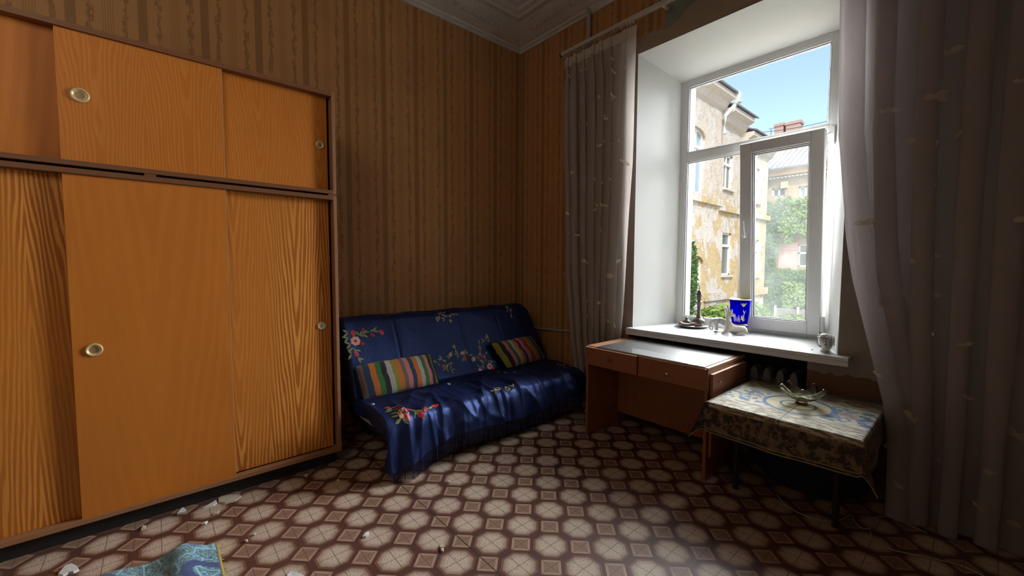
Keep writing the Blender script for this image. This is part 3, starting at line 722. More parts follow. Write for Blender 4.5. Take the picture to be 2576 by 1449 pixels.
# embroidery, stitched proud of the satin; local (a: along the sofa, b: down the cloth)
def topx(p):
    v = p - CAM; z = v.dot(FW); return W0 / 2 + FPX * v.dot(RT) / z, H0 / 2 - FPX * v.dot(UP) / z
def s_at(px, py, seat):
    best = None
    for k in range(60):       # where the pixel's ray meets the cover
        s_ = _cum[7] + (PL - _cum[7]) * k / 59; x, z = prof(s_)
        d = RT * ((px - W0 / 2) / FPX) - UP * ((py - H0 / 2) / FPX) + FW
        t = (x - CAM.x) / d.x; y = CAM.y + d.y * t; e_ = abs(CAM.z + d.z * t - z)
        if (best is None or e_ < best[0]) and (s_ > S_CREASE - .02 if seat else True): best = (e_, y, s_)
    _, y, s_ = best
    for _ in range(4):
        a = topx(cover(y, s_)); b1 = topx(cover(y + .004, s_)); b2 = topx(cover(y, s_ + .004))
        j11, j12, j21, j22 = (b1[0] - a[0]) / .004, (b2[0] - a[0]) / .004, (b1[1] - a[1]) / .004, (b2[1] - a[1]) / .004
        D_ = j11 * j22 - j12 * j21; ex, ey = px - a[0], py - a[1]
        if abs(D_) < 1e3: break
        y += max(-.05, min(.05, (ex * j22 - ey * j12) / D_)); s_ += max(-.05, min(.05, (j11 * ey - j21 * ex) / D_)); s_ = min(PL - .03, s_)
    return y, s_
def blob(m, y, s, poly, lift):
    pts = [cover(y + a, s + b_, lift) for a, b_ in poly]; c = cover(y, s, lift + .0015)
    n = len(pts); low = [cover(y + a, s + b_, -.002) for a, b_ in poly]
    m.add(pts + [c] + low, [(i, (i + 1) % n, n) for i in range(n)] + [(i, n + 1 + i, n + 1 + (i + 1) % n, (i + 1) % n) for i in range(n)])
def ell(cx, cy, ra, rb, ang, n=8, point=0.0):
    o = []
    for i in range(n):
        t = 2 * PI * i / n; a, b_ = ra * math.cos(t), rb * math.sin(t) * (1 - point * abs(math.cos(t)) ** 3)
        o.append((cx + a * math.cos(ang) - b_ * math.sin(ang), cy + a * math.sin(ang) + b_ * math.cos(ang)))
    return o
def bud(px, py, seat, r=.026, ang=1.2, mt='rose', lf=True):
    y, s = s_at(px, py, seat); m = MB()
    blob(m, y, s, ell(0, 0, r, r * .72, ang), .0015); blob(m, y, s, ell(r * .2, r * .1, r * .55, r * .35, ang + .5), .0025)
    m.build('embroidered_bud', M[mt], cov)
def rose(px, py, seat, r=.040):
    y, s = s_at(px, py, seat); m = MB()
    for k in range(7): blob(m, y, s, ell(r * .55 * math.cos(k * .9), r * .55 * math.sin(k * .9), r * .5, r * .42, k * .9), .0015 + .0003 * k)
    m.cm = 1; blob(m, y, s, ell(0, 0, r * .32, r * .30, 0), .005)
    m.build('embroidered_rose', [M['pink'], M['rosedark']], cov)
def sprig(px, py, seat, angs, L=.032, mt='leafthread'):
    y, s = s_at(px, py, seat); m = MB()
    for a in angs: blob(m, y, s, ell(L * .8 * math.cos(a), L * .8 * math.sin(a), L * .75, L * .28, a, 8, .6), .0015)
    m.build('embroidered_sprig', M[mt], cov)
bud(888, 838, 0, .028, 1.5); bud(914, 831, 0, .022, 1.4, 'rosedark'); bud(959, 836, 0, .027, 1.1); bud(937, 843, 0, .022, .5, 'rosedark'); bud(911, 865, 0, .022, .2, 'rosedark'); bud(897, 891, 0, .026, 1.2)
rose(894, 858, 0)
for q in ((876, 838, (2.6, 3.8)), (876, 850, (3.4, 2.4)), (882, 866, (2.4, 3.6)), (904, 845, (-.9, -2.1, .1)), (912, 842, (-.8, .6)), (930, 836, (-.5, -2.9)), (938, 833, (.2, -.7)), (888, 874, (1.2, 2.5)), (893, 880, (.4, 1.7)), (884, 891, (2.2, -2)), (900, 900, (1.2, .5))): sprig(q[0], q[1], 0, q[2])
for q in ((1098, 797), (1110, 791), (1118, 800), (1126, 795), (1136, 790), (1145, 788), (1105, 803), (1130, 803), (1116, 788)): sprig(q[0], q[1], 0, (R.uniform(0, 6), R.uniform(0, 6)), .026, 'palethread')
for q in ((1278, 772), (1281, 780), (1285, 787), (1283, 794), (1276, 778)): sprig(q[0], q[1], 0, (R.uniform(0, 6), R.uniform(0, 6)), .024, 'palethread')
for q in ((1100, 912), (1112, 905), (1122, 925), (1132, 893), (1145, 878), (1152, 888), (1168, 880), (1165, 900), (1178, 893), (1206, 866), (1212, 875), (1218, 858), (1228, 850), (1208, 885), (1220, 892), (1205, 905), (1232, 915), (1240, 908), (1215, 918), (1208, 925), (1185, 900), (1134, 930), (1128, 915)): sprig(q[0], q[1], 0, [R.uniform(0, 6) for _ in range(3)], .030, R.choice(['leafthread', 'leafthread', 'palethread']))
for q in ((1117, 924), (1133, 892), (1163, 888), (1170, 903), (1192, 903), (1196, 900), (1221, 903), (1208, 930), (1240, 927), (1213, 896)): bud(q[0], q[1], 0, .024, R.uniform(0, 3), R.choice(['rose', 'rosedark', 'pink']))
rose(1232, 922, 0, .034)
rose(1016, 1038, 1, .040); bud(1023, 1047, 1, .030, 1.0); bud(1059, 1041, 1, .026, .3); bud(1028, 1031, 1, .022, .4); bud(998, 1029, 1, .024, .2); bud(974, 1026, 1, .022, 0); bud(1070, 1029, 1, .024, .2, 'rosedark'); bud(1094, 1021, 1, .028, .1)
for q in ((985, 1027), (992, 1025), (988, 1032), (1000, 1036), (1040, 1035), (1048, 1034), (1005, 1045), (1010, 1052), (1078, 1028), (1062, 1031), (1000, 1041)): sprig(q[0], q[1], 1, [R.uniform(0, 6) for _ in range(2)], .034)
for q in ((1250, 980), (1260, 976), (1270, 979), (1280, 975), (1290, 973), (1245, 984)): sprig(q[0], q[1], 1, [R.uniform(0, 6) for _ in range(2)], .026, 'palethread')
for q in ((1405, 918), (1420, 920), (1435, 920), (1425, 925), (1260, 935), (1275, 938), (1290, 936)): sprig(q[0], q[1], 1, [R.uniform(0, 6) for _ in range(2)], .028, 'palethread')

# cushions
def cushion(name, label, c, ux, uz, wx, wz, th, mat, seed):
    c, ux, uz = Vector(c), Vector(ux).normalized(), Vector(uz).normalized(); un = ux.cross(uz).normalized()
    t = thing(name, label, 'cushion', c, 'striped cushions on the sofa')
    m = MB(); n = 40; uv = []
    for side in (1, -1):
        def fn(u, v):
            a, b_ = 2 * u - 1, 2 * v - 1
            h = th * (max(0, 1 - abs(a) ** 2.4) ** .5) * (max(0, 1 - abs(b_) ** 2.4) ** .5)
            h += .010 * noise.noise(Vector((a * 2.5, b_ * 2.5, seed))) * (1 - max(abs(a), abs(b_)))
            k = 1 - .06 * (a * a) * (1 - b_ * b_); k2 = 1 - .06 * (b_ * b_) * (1 - a * a)
            sag = .012 * noise.noise(Vector((a * 1.6, b_ * 1.6, seed + 4)))
            return c + ux * (a * wx / 2 * k2 + .012 * noise.noise(Vector((b_ * 2, seed, 1)))) + uz * (b_ * wz / 2 * k + sag) + un * (h * side)
        m.grid(fn, n, n)
        uv += [(i / n, j / n) for j in range(n + 1) for i in range(n + 1)]
    m.uv = uv
    m.build('cushion_cover', mat, t, smooth=True)
    pp = MB(); ring = []
    for k in range(64):
        a = 2 * PI * k / 64; ca, sa = math.cos(a), math.sin(a); q = max(abs(ca), abs(sa)); aa, bb = ca / q, sa / q
        ring.append(c + ux * (aa * wx / 2 * (1 - .06 * bb * bb * (1 - aa * aa)) * 1.0) + uz * (bb * wz / 2 * (1 - .06 * aa * aa * (1 - bb * bb))))
    pp.tube(ring + ring[:1], .005, 6); pp.build('piping', M['sofa'], t, smooth=True)
cushion('cushion', 'striped cushion at the wardrobe end of the sofa, orange green pink stripes', (.688, -1.945, .553), (.03, 1, .02), (-.44, -.08, .90), .64, .27, .055, M['cush1'], 1.0)
cushion('cushion', 'dimmer striped cushion at the curtain end of the sofa', (.668, -.600, .560), (-.02, 1, .02), (-.42, -.38, .84), .56, .30, .06, M['cush2'], 6.0)

# ------------------------------------------------------------------ desk
DX0, DX1, DY0, DY1, DZ = 1.590, 2.612, -.665, -.012, .772
desk = thing('desk', 'red-brown veneered writing desk pushed under the window sill', 'desk', (2.1, -.34, 0))
T = .022
MB().box(DX0, DX1, DY0 + .012, DY1, DZ - .02, DZ).build('desk_top', M['desk_top'], desk, bevel=.002)
MB().box(DX0, DX0 + T, DY0 + .006, DY1 - .02, 0, DZ - .02).build('side_panel', M['desk'], desk, bevel=.0015)
MB().box(DX1 - T, DX1, DY0 + .006, DY1 - .02, 0, DZ - .02).build('side_panel', M['desk'], desk, bevel=.0015)
MB().box(DX0 + T, DX1 - T, -.22, -.20, .10, DZ - .02).build('modesty_panel', M['desk'], desk)
MB().box(DX0 + T, DX1 - T, DY0 + .03, -.22, .615, .63).build('drawer_box', M['desk'], desk)
xm = 2.088
for i, (x0, x1, dy, lb) in enumerate(((DX0 + .002, xm - .003, -.012, 'left drawer front'), (xm + .003, DX1 - .006, 0, 'right drawer front, set slightly back'))):
    d = lab(MB().box(x0, x1, DY0 + dy, DY0 + dy + .02, .617 - i * .002, DZ - .012).build('drawer', M['desk'], desk, bevel=.002), lb)
    MB().box(x0, x1, DY0 + dy - .0005, DY0 + dy + .02, DZ - .012, DZ - .007).build('top_edge', M['desk_edge'], d)
    kx, kz = ((1.847, .690), (2.332, .682))[i]
    n = 18; pr_ = [(.004, 0), (.005, .008), (.010, .012), (.013, .018), (.012, .024), (.006, .027), (.001, .0275)]
    k = MB(); k.loft([[Vector((kx + r * math.cos(2 * PI * j / n), DY0 + dy - h, kz + r * math.sin(2 * PI * j / n))) for j in range(n)] for r, h in pr_])
    lab(k.build('knob', M['chrome'] if i else M['frame_wood'], d, smooth=True), 'round metal knob' if i else 'dark wooden knob')
lf = MB().box(DX1 + .004, DX1 + .024, DY0 + .03, DY1 - .04, .16, DZ - .045).build('drop_leaf', M['desk'], desk, bevel=.002)
MB().box(DX1 + .004, DX1 + .024, DY0 + .03, DY1 - .04, DZ - .045, DZ - .042).build('top_edge', M['desk_edge'], lf)
k = MB(); k.tube([(DX1 + .024, DY0 + .10, .672), (DX1 + .044, DY0 + .10, .672)], [.005, .008], 10); lab(k.build('latch_pin', M['chrome'], lf), 'small metal pin')
b = MB().box(1.70, 2.585, -.655, -.045, DZ + .0005, DZ + .0055)
tag(b.build('glass_sheet', M['sheetglass']), 'clear glass sheet lying on the desk top', 'glass')
b = MB().box(2.535, 2.575, -.55, -.50, DZ + .0058, DZ + .0066); tag(b.build('paper_label', plain('white_paper', (.7, .68, .62), .8)), 'scrap of white paper on right edge of desk glass', 'paper')

# ------------------------------------------------------------------ radiator in the niche
rad = thing('radiator', 'old cast-iron radiator in the dark niche below the window', 'radiator', (2.4, .16, 0))
def section(x):
    m = MB(); w = .030
    pts = [(x - w, .16), (x + w, .16), (x + w, .60), (x + w * .72, .655), (x, .685), (x - w * .72, .655), (x - w, .60)]
    m.prism([(a, 0, z) for a, z in pts], (0, .07, 0), (0, .20, 0)); m.box(x - .045, x + .045, .11, .16, .20, .245); m.box(x - .045, x + .045, .11, .16, .555, .60)
    return m
s0 = section(2.12).build('radiator_section', M['iron'], rad, bevel=.01)
for i in range(1, 10):
    c = s0.copy(); COL.objects.link(c); c.location.x = .088 * i
MB().tube([(2.05, .13, .58), (1.60, .13, .58)], .013, 10).build('feed_pipe', M['pipe'], rad)
for xx in (2.2, 2.8): MB().box(xx - .02, xx + .02, .08, .19, 0, .17).build('foot', M['iron'], rad)

# ------------------------------------------------------------------ side table, cloth, glass bowl
TX0, TX1, TY0, TY1, TZ = 2.682, 3.425, -.818, -.032, .597
tab = thing('side_table', 'low dark table hidden under the tapestry cloth beside desk', 'table', (3.05, -.43, 0))
MB().box(TX0, TX1, TY0, TY1, TZ - .025, TZ).build('table_top', M['tablewood'], tab, bevel=.003)
MB().box(TX0 + .05, TX1 - .05, TY0 + .05, TY1 - .05, TZ - .10, TZ - .025).build('apron', M['tablewood'], tab)
for xx in (TX0 + .10, TX1 - .12):
    for yy in (TY0 + .22, TY1 - .06): MB().tube([(xx, yy, TZ - .05), (xx, yy, 0)], [.024, .016], 10).build('leg', M['tablewood'], tab)
OV = .192
bu = MB(); bcn = Vector((3.08, -.25, .225)); rings = []
for j in range(25):
    ph_ = -PI / 2 + PI * j / 24; ring = []
    for k in range(48):
        a = 2 * PI * k / 48; d = Vector((math.cos(a) * max(0, math.cos(ph_)) ** .6, math.sin(a) * max(0, math.cos(ph_)) ** .6, math.sin(ph_)))
        f = 1 + .10 * noise.noise(d * 2.3) + .05 * noise.noise(d * 6)
        ring.append(bcn + Vector((d.x * .335 * f, d.y * .165 * f, max(-.223, d.z * .235 * f))))
    rings.append(ring)
bu.loft(rings); tag(bu.build('cloth_bundle', plain('navy_blanket_cloth', (.010, .014, .028), .95, 30, .3, .4), smooth=True), 'dark navy cloth bundle stuffed under the low table', 'bundle')
cx, cy = 3.075, -.465
def cloth(u, v):
    x = TX0 - OV + u * (TX1 - TX0 + 2 * OV); y = TY0 - OV + v * (TY1 - TY0 + OV + .02)
    ex = max(TX0 - x, x - TX1, 0); ey = max(TY0 - y, y - TY1, 0); sx = -1 if x < TX0 else 1; sy = -1 if y < TY0 else 1
    X = min(max(x, TX0), TX1); Y = min(max(y, TY0), TY1); Z = TZ + .005
    rnd = .012
    if ex and ey:
        r = math.hypot(ex, ey); ph = math.atan2(ey, ex); k = 1 - abs(ph / (PI / 4) - 1)
        o = r * .34 * k + .010
        X += sx * (o * .75 + .006); Y += sy * (o * .65 + .006); Z -= max(0, r * .93 - .3 * rnd) * (1 - .06 * k)
    elif ex:
        X += sx * (min(ex, rnd) * .8 + .012 * math.sin(y * 9 + 1) * ex / OV + .018 * ex / OV); Z -= max(0, ex - .5 * rnd)
    elif ey:
        Y += sy * (min(ey, rnd) * .8 + (.014 * math.sin(x * 8.5 + .6) + .004 * math.sin(x * 23)) * ey / OV + .02 * ey / OV); Z -= max(0, ey - .5 * rnd)
    else: Z += .0025 * noise.noise(Vector((x * 9, y * 9, 0)))
    return Vector((X, Y, Z))
NU, NV = 130, 120
b = MB().grid(cloth, NU, NV)
b.uv = [(TX0 - OV + i / NU * (TX1 - TX0 + 2 * OV) - cx, TY0 - OV + j / NV * (TY1 - TY0 + OV + .02) - cy) for j in range(NV + 1) for i in range(NU + 1)]
tc = thing('tablecloth', 'tapestry tablecloth with blue round medallion draped over the low table', 'tablecloth', (cx, cy, TZ))
b.build('cloth', M['tapestry'], tc, smooth=True)
hem = [cloth(u / 200, 0) + Vector((0, -.002, 0)) for u in range(201)]
MB().tube(hem, .003, 5).build('gold_cord', M['cordtrim'], tc)
bowl = thing('glass_bowl', 'ruffled clear and amber glass bowl standing on the tablecloth', 'bowl', (3.085, -.43, TZ + .007))
def fr_(a, r, z):
    k = sm01(.028, .080, z); w = math.cos(5 * a + .4)
    return r * (1 + .30 * k * w), z + k * (.024 * w + .005 * math.cos(10 * a))
PO = [(.030, 0), (.034, .004), (.030, .012), (.028, .018), (.040, .026), (.062, .036), (.082, .050), (.094, .066), (.097, .080), (.090, .090), (.082, .092)]
PI_ = [(.080, .089), (.087, .087), (.092, .079), (.090, .066), (.078, .053), (.058, .040), (.036, .031), (.012, .027), (.001, .0268)]
mo = MB(); mo.loft([[Vector((3.085, -.43, TZ + .007)) + Vector((fr_(a, r, z)[0] * math.cos(a), fr_(a, r, z)[0] * math.sin(a), fr_(a, r, z)[1])) for a in [2 * PI * k / 80 for k in range(80)]] for r, z in PO + PI_])
mo.build('bowl_body', M['clearglass'], bowl, smooth=True)
lab(MB().lathe([(.001, .019), (.024, .0185), (.030, .0125), (.030, .004), (.033, .001), (.001, .001)][::-1], (3.085, -.43, TZ + .0068), 40).build('bowl_foot', M['amberglass'], bowl, smooth=True), 'amber glass foot')

# ------------------------------------------------------------------ curtains
def leafmesh(w, kind, mt='applique'):
    """small satin leaf, pointed, slightly cupped"""
    m = MB(); n = 7
    for sgn, L in (((1, 1.0), (-1, .75)) if kind else ((1, 1.0),)):
        top, bot = [], []
        for i in range(n):
            t = i / (n - 1); h = math.sin(PI * t ** .8) * .34 * w
            top.append((sgn * (t - .1) * w * L, h + (.25 * w * t if sgn < 0 else -.05 * w), .006 * math.sin(PI * t))); bot.append((sgn * (t - .1) * w * L, -h * .6 + (.25 * w * t if sgn < 0 else -.05 * w), .002))
        o = m.add(top + bot, [])
        fs = [(o + i, o + n + i, o + n + i + 1, o + i + 1) for i in range(n - 1)]
        m.f += fs; m.m += [0] * len(fs)
    me = bpy.data.meshes.new('leaf_applique'); me.from_pydata([(p.x, -p.z - .004, p.y) for p in m.v], [], m.f); me.materials.append(M[mt])
    return me
LEAVES = [leafmesh(.06, 0), leafmesh(.075, 1), leafmesh(.045, 1), leafmesh(.095, 0)]
LEAVES2 = [leafmesh(.055, 0, 'applique2'), leafmesh(.07, 1, 'applique2'), leafmesh(.04, 1, 'applique2'), leafmesh(.085, 0, 'applique2')]
def curtain(name, label, fn, nu, nv, mat, leaves, kinds=None):
    kinds = kinds or LEAVES
    p0 = fn(.5, 1)
    t = thing(name, label, 'curtain', (p0.x, p0.y, 0))
    sh = MB().grid(fn, nu, nv).build('curtain_panel', mat, t, smooth=True)
    def off(u, v, e_=.001):
        p = fn(u, v); du = fn(u + e_, v) - p; dv = fn(u, v + e_) - p; n = du.cross(dv).normalized()
        if n.y > 0: n = -n
        return p, n
    hm = MB().grid(lambda u, v: (lambda q: q[0] + q[1] * .002)(off(u, 1 - .022 * (1 - v))), nu, 2).build('hem', mat, t, smooth=True)
    tp = MB().grid(lambda u, v: (lambda q: q[0] + q[1] * (.004 + .004 * math.sin(u * 160) ** 2))(off(u, .002 + .026 * v)), nu * 2, 2).build('heading_tape', M['tape'], t, smooth=True)
    for (u, v, k, a) in leaves:
        p, n = off(u, v)
        o = bpy.data.objects.new('leaf_applique', kinds[k]); COL.objects.link(o); o.parent = t
        o.location = p + n * .006 - Vector(t['_o']); ang = math.atan2(-n.x, -n.y)
        o.rotation_euler = (0, a, -ang * .0 + math.atan2(n.x, -n.y))
    return t
def fold_fn(xl, xr, y0, top, bot, n, amp, b_, seed, swing=0.0):
    rr = random.Random(seed); ph = [0]; ws = [rr.uniform(.55, 1.6) for _ in range(n)]; tot = sum(ws)
    cuts = [0]
    for w in ws: cuts.append(cuts[-1] + w / tot)
    amps = [rr.uniform(.6, 1.25) for _ in range(n + 1)]
    def fn(u, v):
        uu = min(.99999, max(0, u)); k = 0
        while cuts[k + 1] < uu: k += 1
        f = (uu - cuts[k]) / (cuts[k + 1] - cuts[k]); a = 2 * PI * f
        g = .45 + .55 * sm01(.0, .12, v)
        A = amp * amps[k] * g * (1 + .25 * math.sin(v * 2.2 + k))
        if swing: x = xl(0) + (xr(v) - xl(0)) * u + (xl(v) - xl(0)) * math.exp(-(u / swing) ** 2)
        else: x = xl(v) + (xr(v) - xl(v)) * u
        x += b_ * (xr(v) - xl(v)) / n * math.sin(a) * g
        x = max(x, xl(v) + .003 * math.sin(a)); y = y0(v) - A * .5 * (1 - math.cos(a)) + .006 * math.sin(u * 90) * g * .4 + .004 * math.sin(v * 17 + u * 9)
        return Vector((x, y, top + (bot - top) * v + .006 * math.sin(u * 31) * v))
    return fn
def lerpk(kn):
    def f(v):
        for (a, x0), (b_, x1) in zip(kn, kn[1:]):
            if v <= b_: return x0 + (x1 - x0) * (v - a) / (b_ - a)
        return kn[-1][1]
    return f
ZT = 3.611
vz = lambda z: (ZT - z) / (ZT - .012)
cl = fold_fn(lerpk([(0, .800), (vz(2.57), .835), (vz(1.32), .900), (vz(.74), .965), (vz(.3), 1.06), (1, 1.085)]), lerpk([(0, 1.655), (vz(2.4), 1.640), (vz(.9), 1.565), (1, 1.50)]),
             lambda v: -.095 - .01 * v, ZT, .012, 7, .062, .55, 4)
rr = random.Random(12)
lv = []
for z in (3.40, 3.28, 3.05, 2.86, 2.62, 2.40, 2.28, 2.02, 1.78, 1.50, 1.36, 1.10, .92, .72, .45, .2):
    for _ in range(rr.choice((4, 5, 6))): lv.append((rr.uniform(.03, .97), vz(z + rr.uniform(-.025, .025)), rr.choice((0, 1, 2, 2, 2, 3) if z in (2.40, 1.78, 1.36, .92) else (0, 2, 2)), rr.uniform(-.6, .6)))
curtain('curtain', 'pale sheer curtain with satin leaves hanging left of the window, above sofa end', cl, 240, 90, M['sheer'], lv)
def y_r(v): return -.165 - .03 * v
cr_ = fold_fn(lerpk([(0, 3.118), (vz(3.1), 3.142), (vz(2.25), 3.170), (vz(1.63), 3.232), (vz(1.38), 3.272), (vz(.66), 3.440), (vz(.4), 3.470), (1, 3.478)]), lambda v: 4.75 - .05 * v,
              y_r, ZT, .012, 9, .105, .50, 21, .20)
lv = []
for z in (3.05, 2.92, 2.62, 2.34, 2.13, 1.92, 1.70, 1.50, 1.27, 1.06, .80, .62, .40, .20):
    for _ in range(rr.choice((5, 6, 7))): lv.append((rr.uniform(.005, .75), vz(z + rr.uniform(-.03, .03)), rr.choice((0, 1, 3, 3) if z in (2.13, 1.27) else (0, 2, 2, 1)), rr.uniform(-.5, .5)))
curtain('curtain', 'tall grey sheer curtain with satin leaves covering right side of the window wall', cr_, 320, 90, M['sheer2'], lv, LEAVES2)
rl = thing('curtain_rail', 'cream double-track curtain rail fixed high on the window wall', 'curtain rail', (2.4, -.12, 3.66))
MB().box(.785, 4.75, -.150, -.105, 3.650, 3.668).build('rail_board', M['rail'], rl, bevel=.003)
for yy in (-.142, -.118): MB().box(.79, 4.75, yy - .003, yy + .003, 3.636, 3.651).build('track', M['rail'], rl)
for xx in (.9, 1.9, 2.9, 3.9): MB().box(xx - .012, xx + .012, -.11, -.002, 3.656, 3.674).build('bracket', M['rail'], rl)
MB().box(.779, .787, -.152, -.103, 3.634, 3.670).build('end_cap', M['dark'], rl)
for i in range(26):
    xx = .815 + i * .033; MB().box(xx - .002, xx + .002, -.144, -.116, 3.6125, 3.640).build('glider', M['rail'], rl)
hp = thing('heating_pipe', 'cream heating riser on window wall behind the left curtain', 'pipe', (1.07, -.045, 0))
MB().tube([(1.07, -.045, 0), (1.07, -.045, 4.15)], .021, 14).build('riser', M['pipe'], hp, smooth=True)
MB().tube([(.02, -.03, .685), (.9, -.03, .738), (1.07, -.045, .745)], .0135, 12).build('branch_pipe', M['pipe'], hp, smooth=True)
MB().tube([(1.07, -.045, .735), (1.07, -.045, .755)], .028, 12).build('joint', M['pipe'], hp)

# ------------------------------------------------------------------ things on the sill
AR = Vector((.6565, .7543, 0)); AB = Vector((.7543, -.6565, 0)); Z_ = ZS
def px2(px, py, base):
    """local frame of a figure: px offset right, up, from its base point on the sill"""
    pass
tr = thing('metal_tray', 'round dull metal tray on window sill under the bronze water pipe', 'tray', (1.985, .435, Z_))
MB().lathe([(.001, 0), (.075, 0), (.10, .004), (.146, .020), (.148, .022), (.146, .024), (.10, .009), (.075, .0045), (.001, .0045)], (1.985, .435, Z_), 48).build('tray_dish', M['tray'], tr, smooth=True)
hk = thing('water_pipe', 'small dark bronze hookah with thin curved stem standing on tray', 'hookah', (2.035, .455, Z_ + .005))
hc = (2.035, .455, Z_ + .0045)
MB().lathe([(.001, 0), (.03, 0), (.034, .006), (.028, .014), (.040, .024), (.054, .042), (.056, .058), (.048, .074), (.034, .082), (.030, .086)], hc, 36).build('base_bulb', M['bronze'], hk, smooth=True)
MB().lathe([(.030, .086), (.022, .096), (.016, .115), (.0145, .16), (.016, .205), (.020, .228), (.025, .234), (.026, .240), (.020, .244)], hc, 28).build('neck', M['bronze'], hk, smooth=True)
MB().lathe([(.013, .244), (.018, .262), (.021, .288), (.019, .296), (.022, .302), (.0225, .318), (.017, .338), (.009, .350), (.004, .354)], hc, 28).build('bowl_head', M['bronze'], hk, smooth=True)
MB().lathe([(.004, .352), (.0035, .385), (.0015, .412), (.0005, .414)], hc, 10).build('spike', M['bronze'], hk, smooth=True)
H = Vector(hc)
MB().tube([H + AR * .018 + Vector((0, 0, .296)), H + AR * .035 + Vector((0, 0, .292)), H + AR * .050 + Vector((0, 0, .275)), H + AR * .057 + Vector((0, 0, .245)), H + AR * .056 + Vector((0, 0, .20)), H + AR * .050 + Vector((0, 0, .15)), H + AR * .046 + Vector((0, 0, .10)), H + AR * .043 + Vector((0, 0, .050))], [.003] * 7 + [.004], 8).build('smoking_stem', M['bronze'], hk, smooth=True)
pt = thing('small_pot', 'small dark lidded metal pot on left side of the tray', 'pot', (1.935, .425, Z_ + .01))
pc = Vector((1.935, .425, Z_ + .008))
MB().lathe([(.001, 0), (.030, 0), (.033, .006), (.034, .030), (.030, .036), (.036, .040), (.034, .044)], pc, 28).build('pot_body', M['bronze'], pt, smooth=True)
MB().lathe([(.034, .044), (.026, .052), (.012, .060), (.010, .066), (.014, .072), (.010, .080), (.001, .084)], pc, 24).build('lid', M['bronze'], pt, smooth=True)
MB().tube([pc + AR * .030 + Vector((0, 0, .050)), pc + AR * .050 + Vector((0, 0, .068)), pc + AR * .056 + Vector((0, 0, .050)), pc + AR * .045 + Vector((0, 0, .028)), pc + AR * .032 + Vector((0, 0, .022))], .0035, 8).build('handle', M['bronze'], pt, smooth=True)
sh_c = Vector((2.005, .368, Z_ + .0125))
shoe = thing('clay_shoe', 'brown glazed ceramic slipper lying at the front of the tray', 'figurine', sh_c)
def sf(a, b_, z): return sh_c + AR * a + AB * b_ + Vector((0, 0, z))
skin('slipper', [[(sf(-.098, 0, .026), .017), (sf(-.080, 0, .022), .018), (sf(-.045, 0, .018), .0155), (sf(-.01, 0, .018), .016), (sf(.025, 0, .026), .021), (sf(.060, 0, .022), .017), (sf(.090, 0, .014), .011), (sf(.108, 0, .008), .006)]], M['brownclay'], shoe)
MB().tube([sf(-.102, 0, .003), sf(-.102, 0, .044)], [.014, .017], 14).build('heel', M['brownclay'], shoe, smooth=True)
# elephant
ec = Vector((2.262, .372, Z_)); el = thing('elephant_figurine', 'white china elephant figurine on sill behind the lying fawn', 'figurine', ec)
def ef(a, b_, z): return ec + AR * a + AB * b_ + Vector((0, 0, z))
skin('elephant_body', [[(ef(.045, 0, .085), .026), (ef(.02, 0, .092), .036), (ef(-.015, 0, .094), .035), (ef(-.045, 0, .098), .027), (ef(-.066, 0, .094), .024), (ef(-.086, 0, .074), .014), (ef(-.094, 0, .048), .010), (ef(-.088, 0, .024), .008), (ef(-.070, 0, .014), .0075), (ef(-.060, 0, .026), .007), (ef(-.068, 0, .036), .006)],
    [(ef(-.045, 0, .098), .027), (ef(-.038, .020, .05), .014), (ef(-.034, .022, .008), .013)], [(ef(-.045, 0, .098), .027), (ef(-.030, -.020, .05), .014), (ef(-.026, -.022, .008), .013)],
    [(ef(.045, 0, .085), .026), (ef(.046, .020, .05), .014), (ef(.048, .022, .008), .013)], [(ef(.045, 0, .085), .026), (ef(.054, -.020, .05), .014), (ef(.056, -.022, .008), .013)]], M['china'], el)
for s_ in (1, -1):
    m = MB(); c = ef(-.052, s_ * .026, .094)
    ring = [c + AR * (.026 * math.cos(a)) + AB * (s_ * .008 * (1 + math.cos(a))) + Vector((0, 0, .030 * math.sin(a) - .004)) for a in [k * PI / 8 for k in range(16)]]
    m.add(ring + [c + AB * s_ * .006] + [p - AB * s_ * .005 for p in ring], [(i, (i + 1) % 16, 16) for i in range(16)] + [(i, 17 + i, 17 + (i + 1) % 16, (i + 1) % 16) for i in range(16)])
    m.build('ear', M['china'], el, smooth=True)
MB().lathe([(.001, 0), (.06, 0), (.062, .004), (.058, .006), (.001, .006)], ec + AR * .005, 32).build('base', M['china'], el, smooth=True)
# crown rimmed vase
vc = Vector((2.290, .480, Z_)); cv = thing('tulip_vase', 'slender white china vase with crown-like rim behind the elephant', 'vase', vc)
def frc(a, r, z):
    k = sm01(.15, .21, z); return r * (1 + .10 * k * math.cos(7 * a)), z + .014 * k * math.cos(7 * a)
MB().lathe([(.001, 0), (.030, 0), (.032, .01), (.022, .03), (.020, .07), (.0205, .12), (.025, .16), (.033, .20), (.031, .20), (.023, .16), (.018, .12), (.001, .11)], vc, 56, frc).build('vase_body', M['china'], cv, smooth=True)
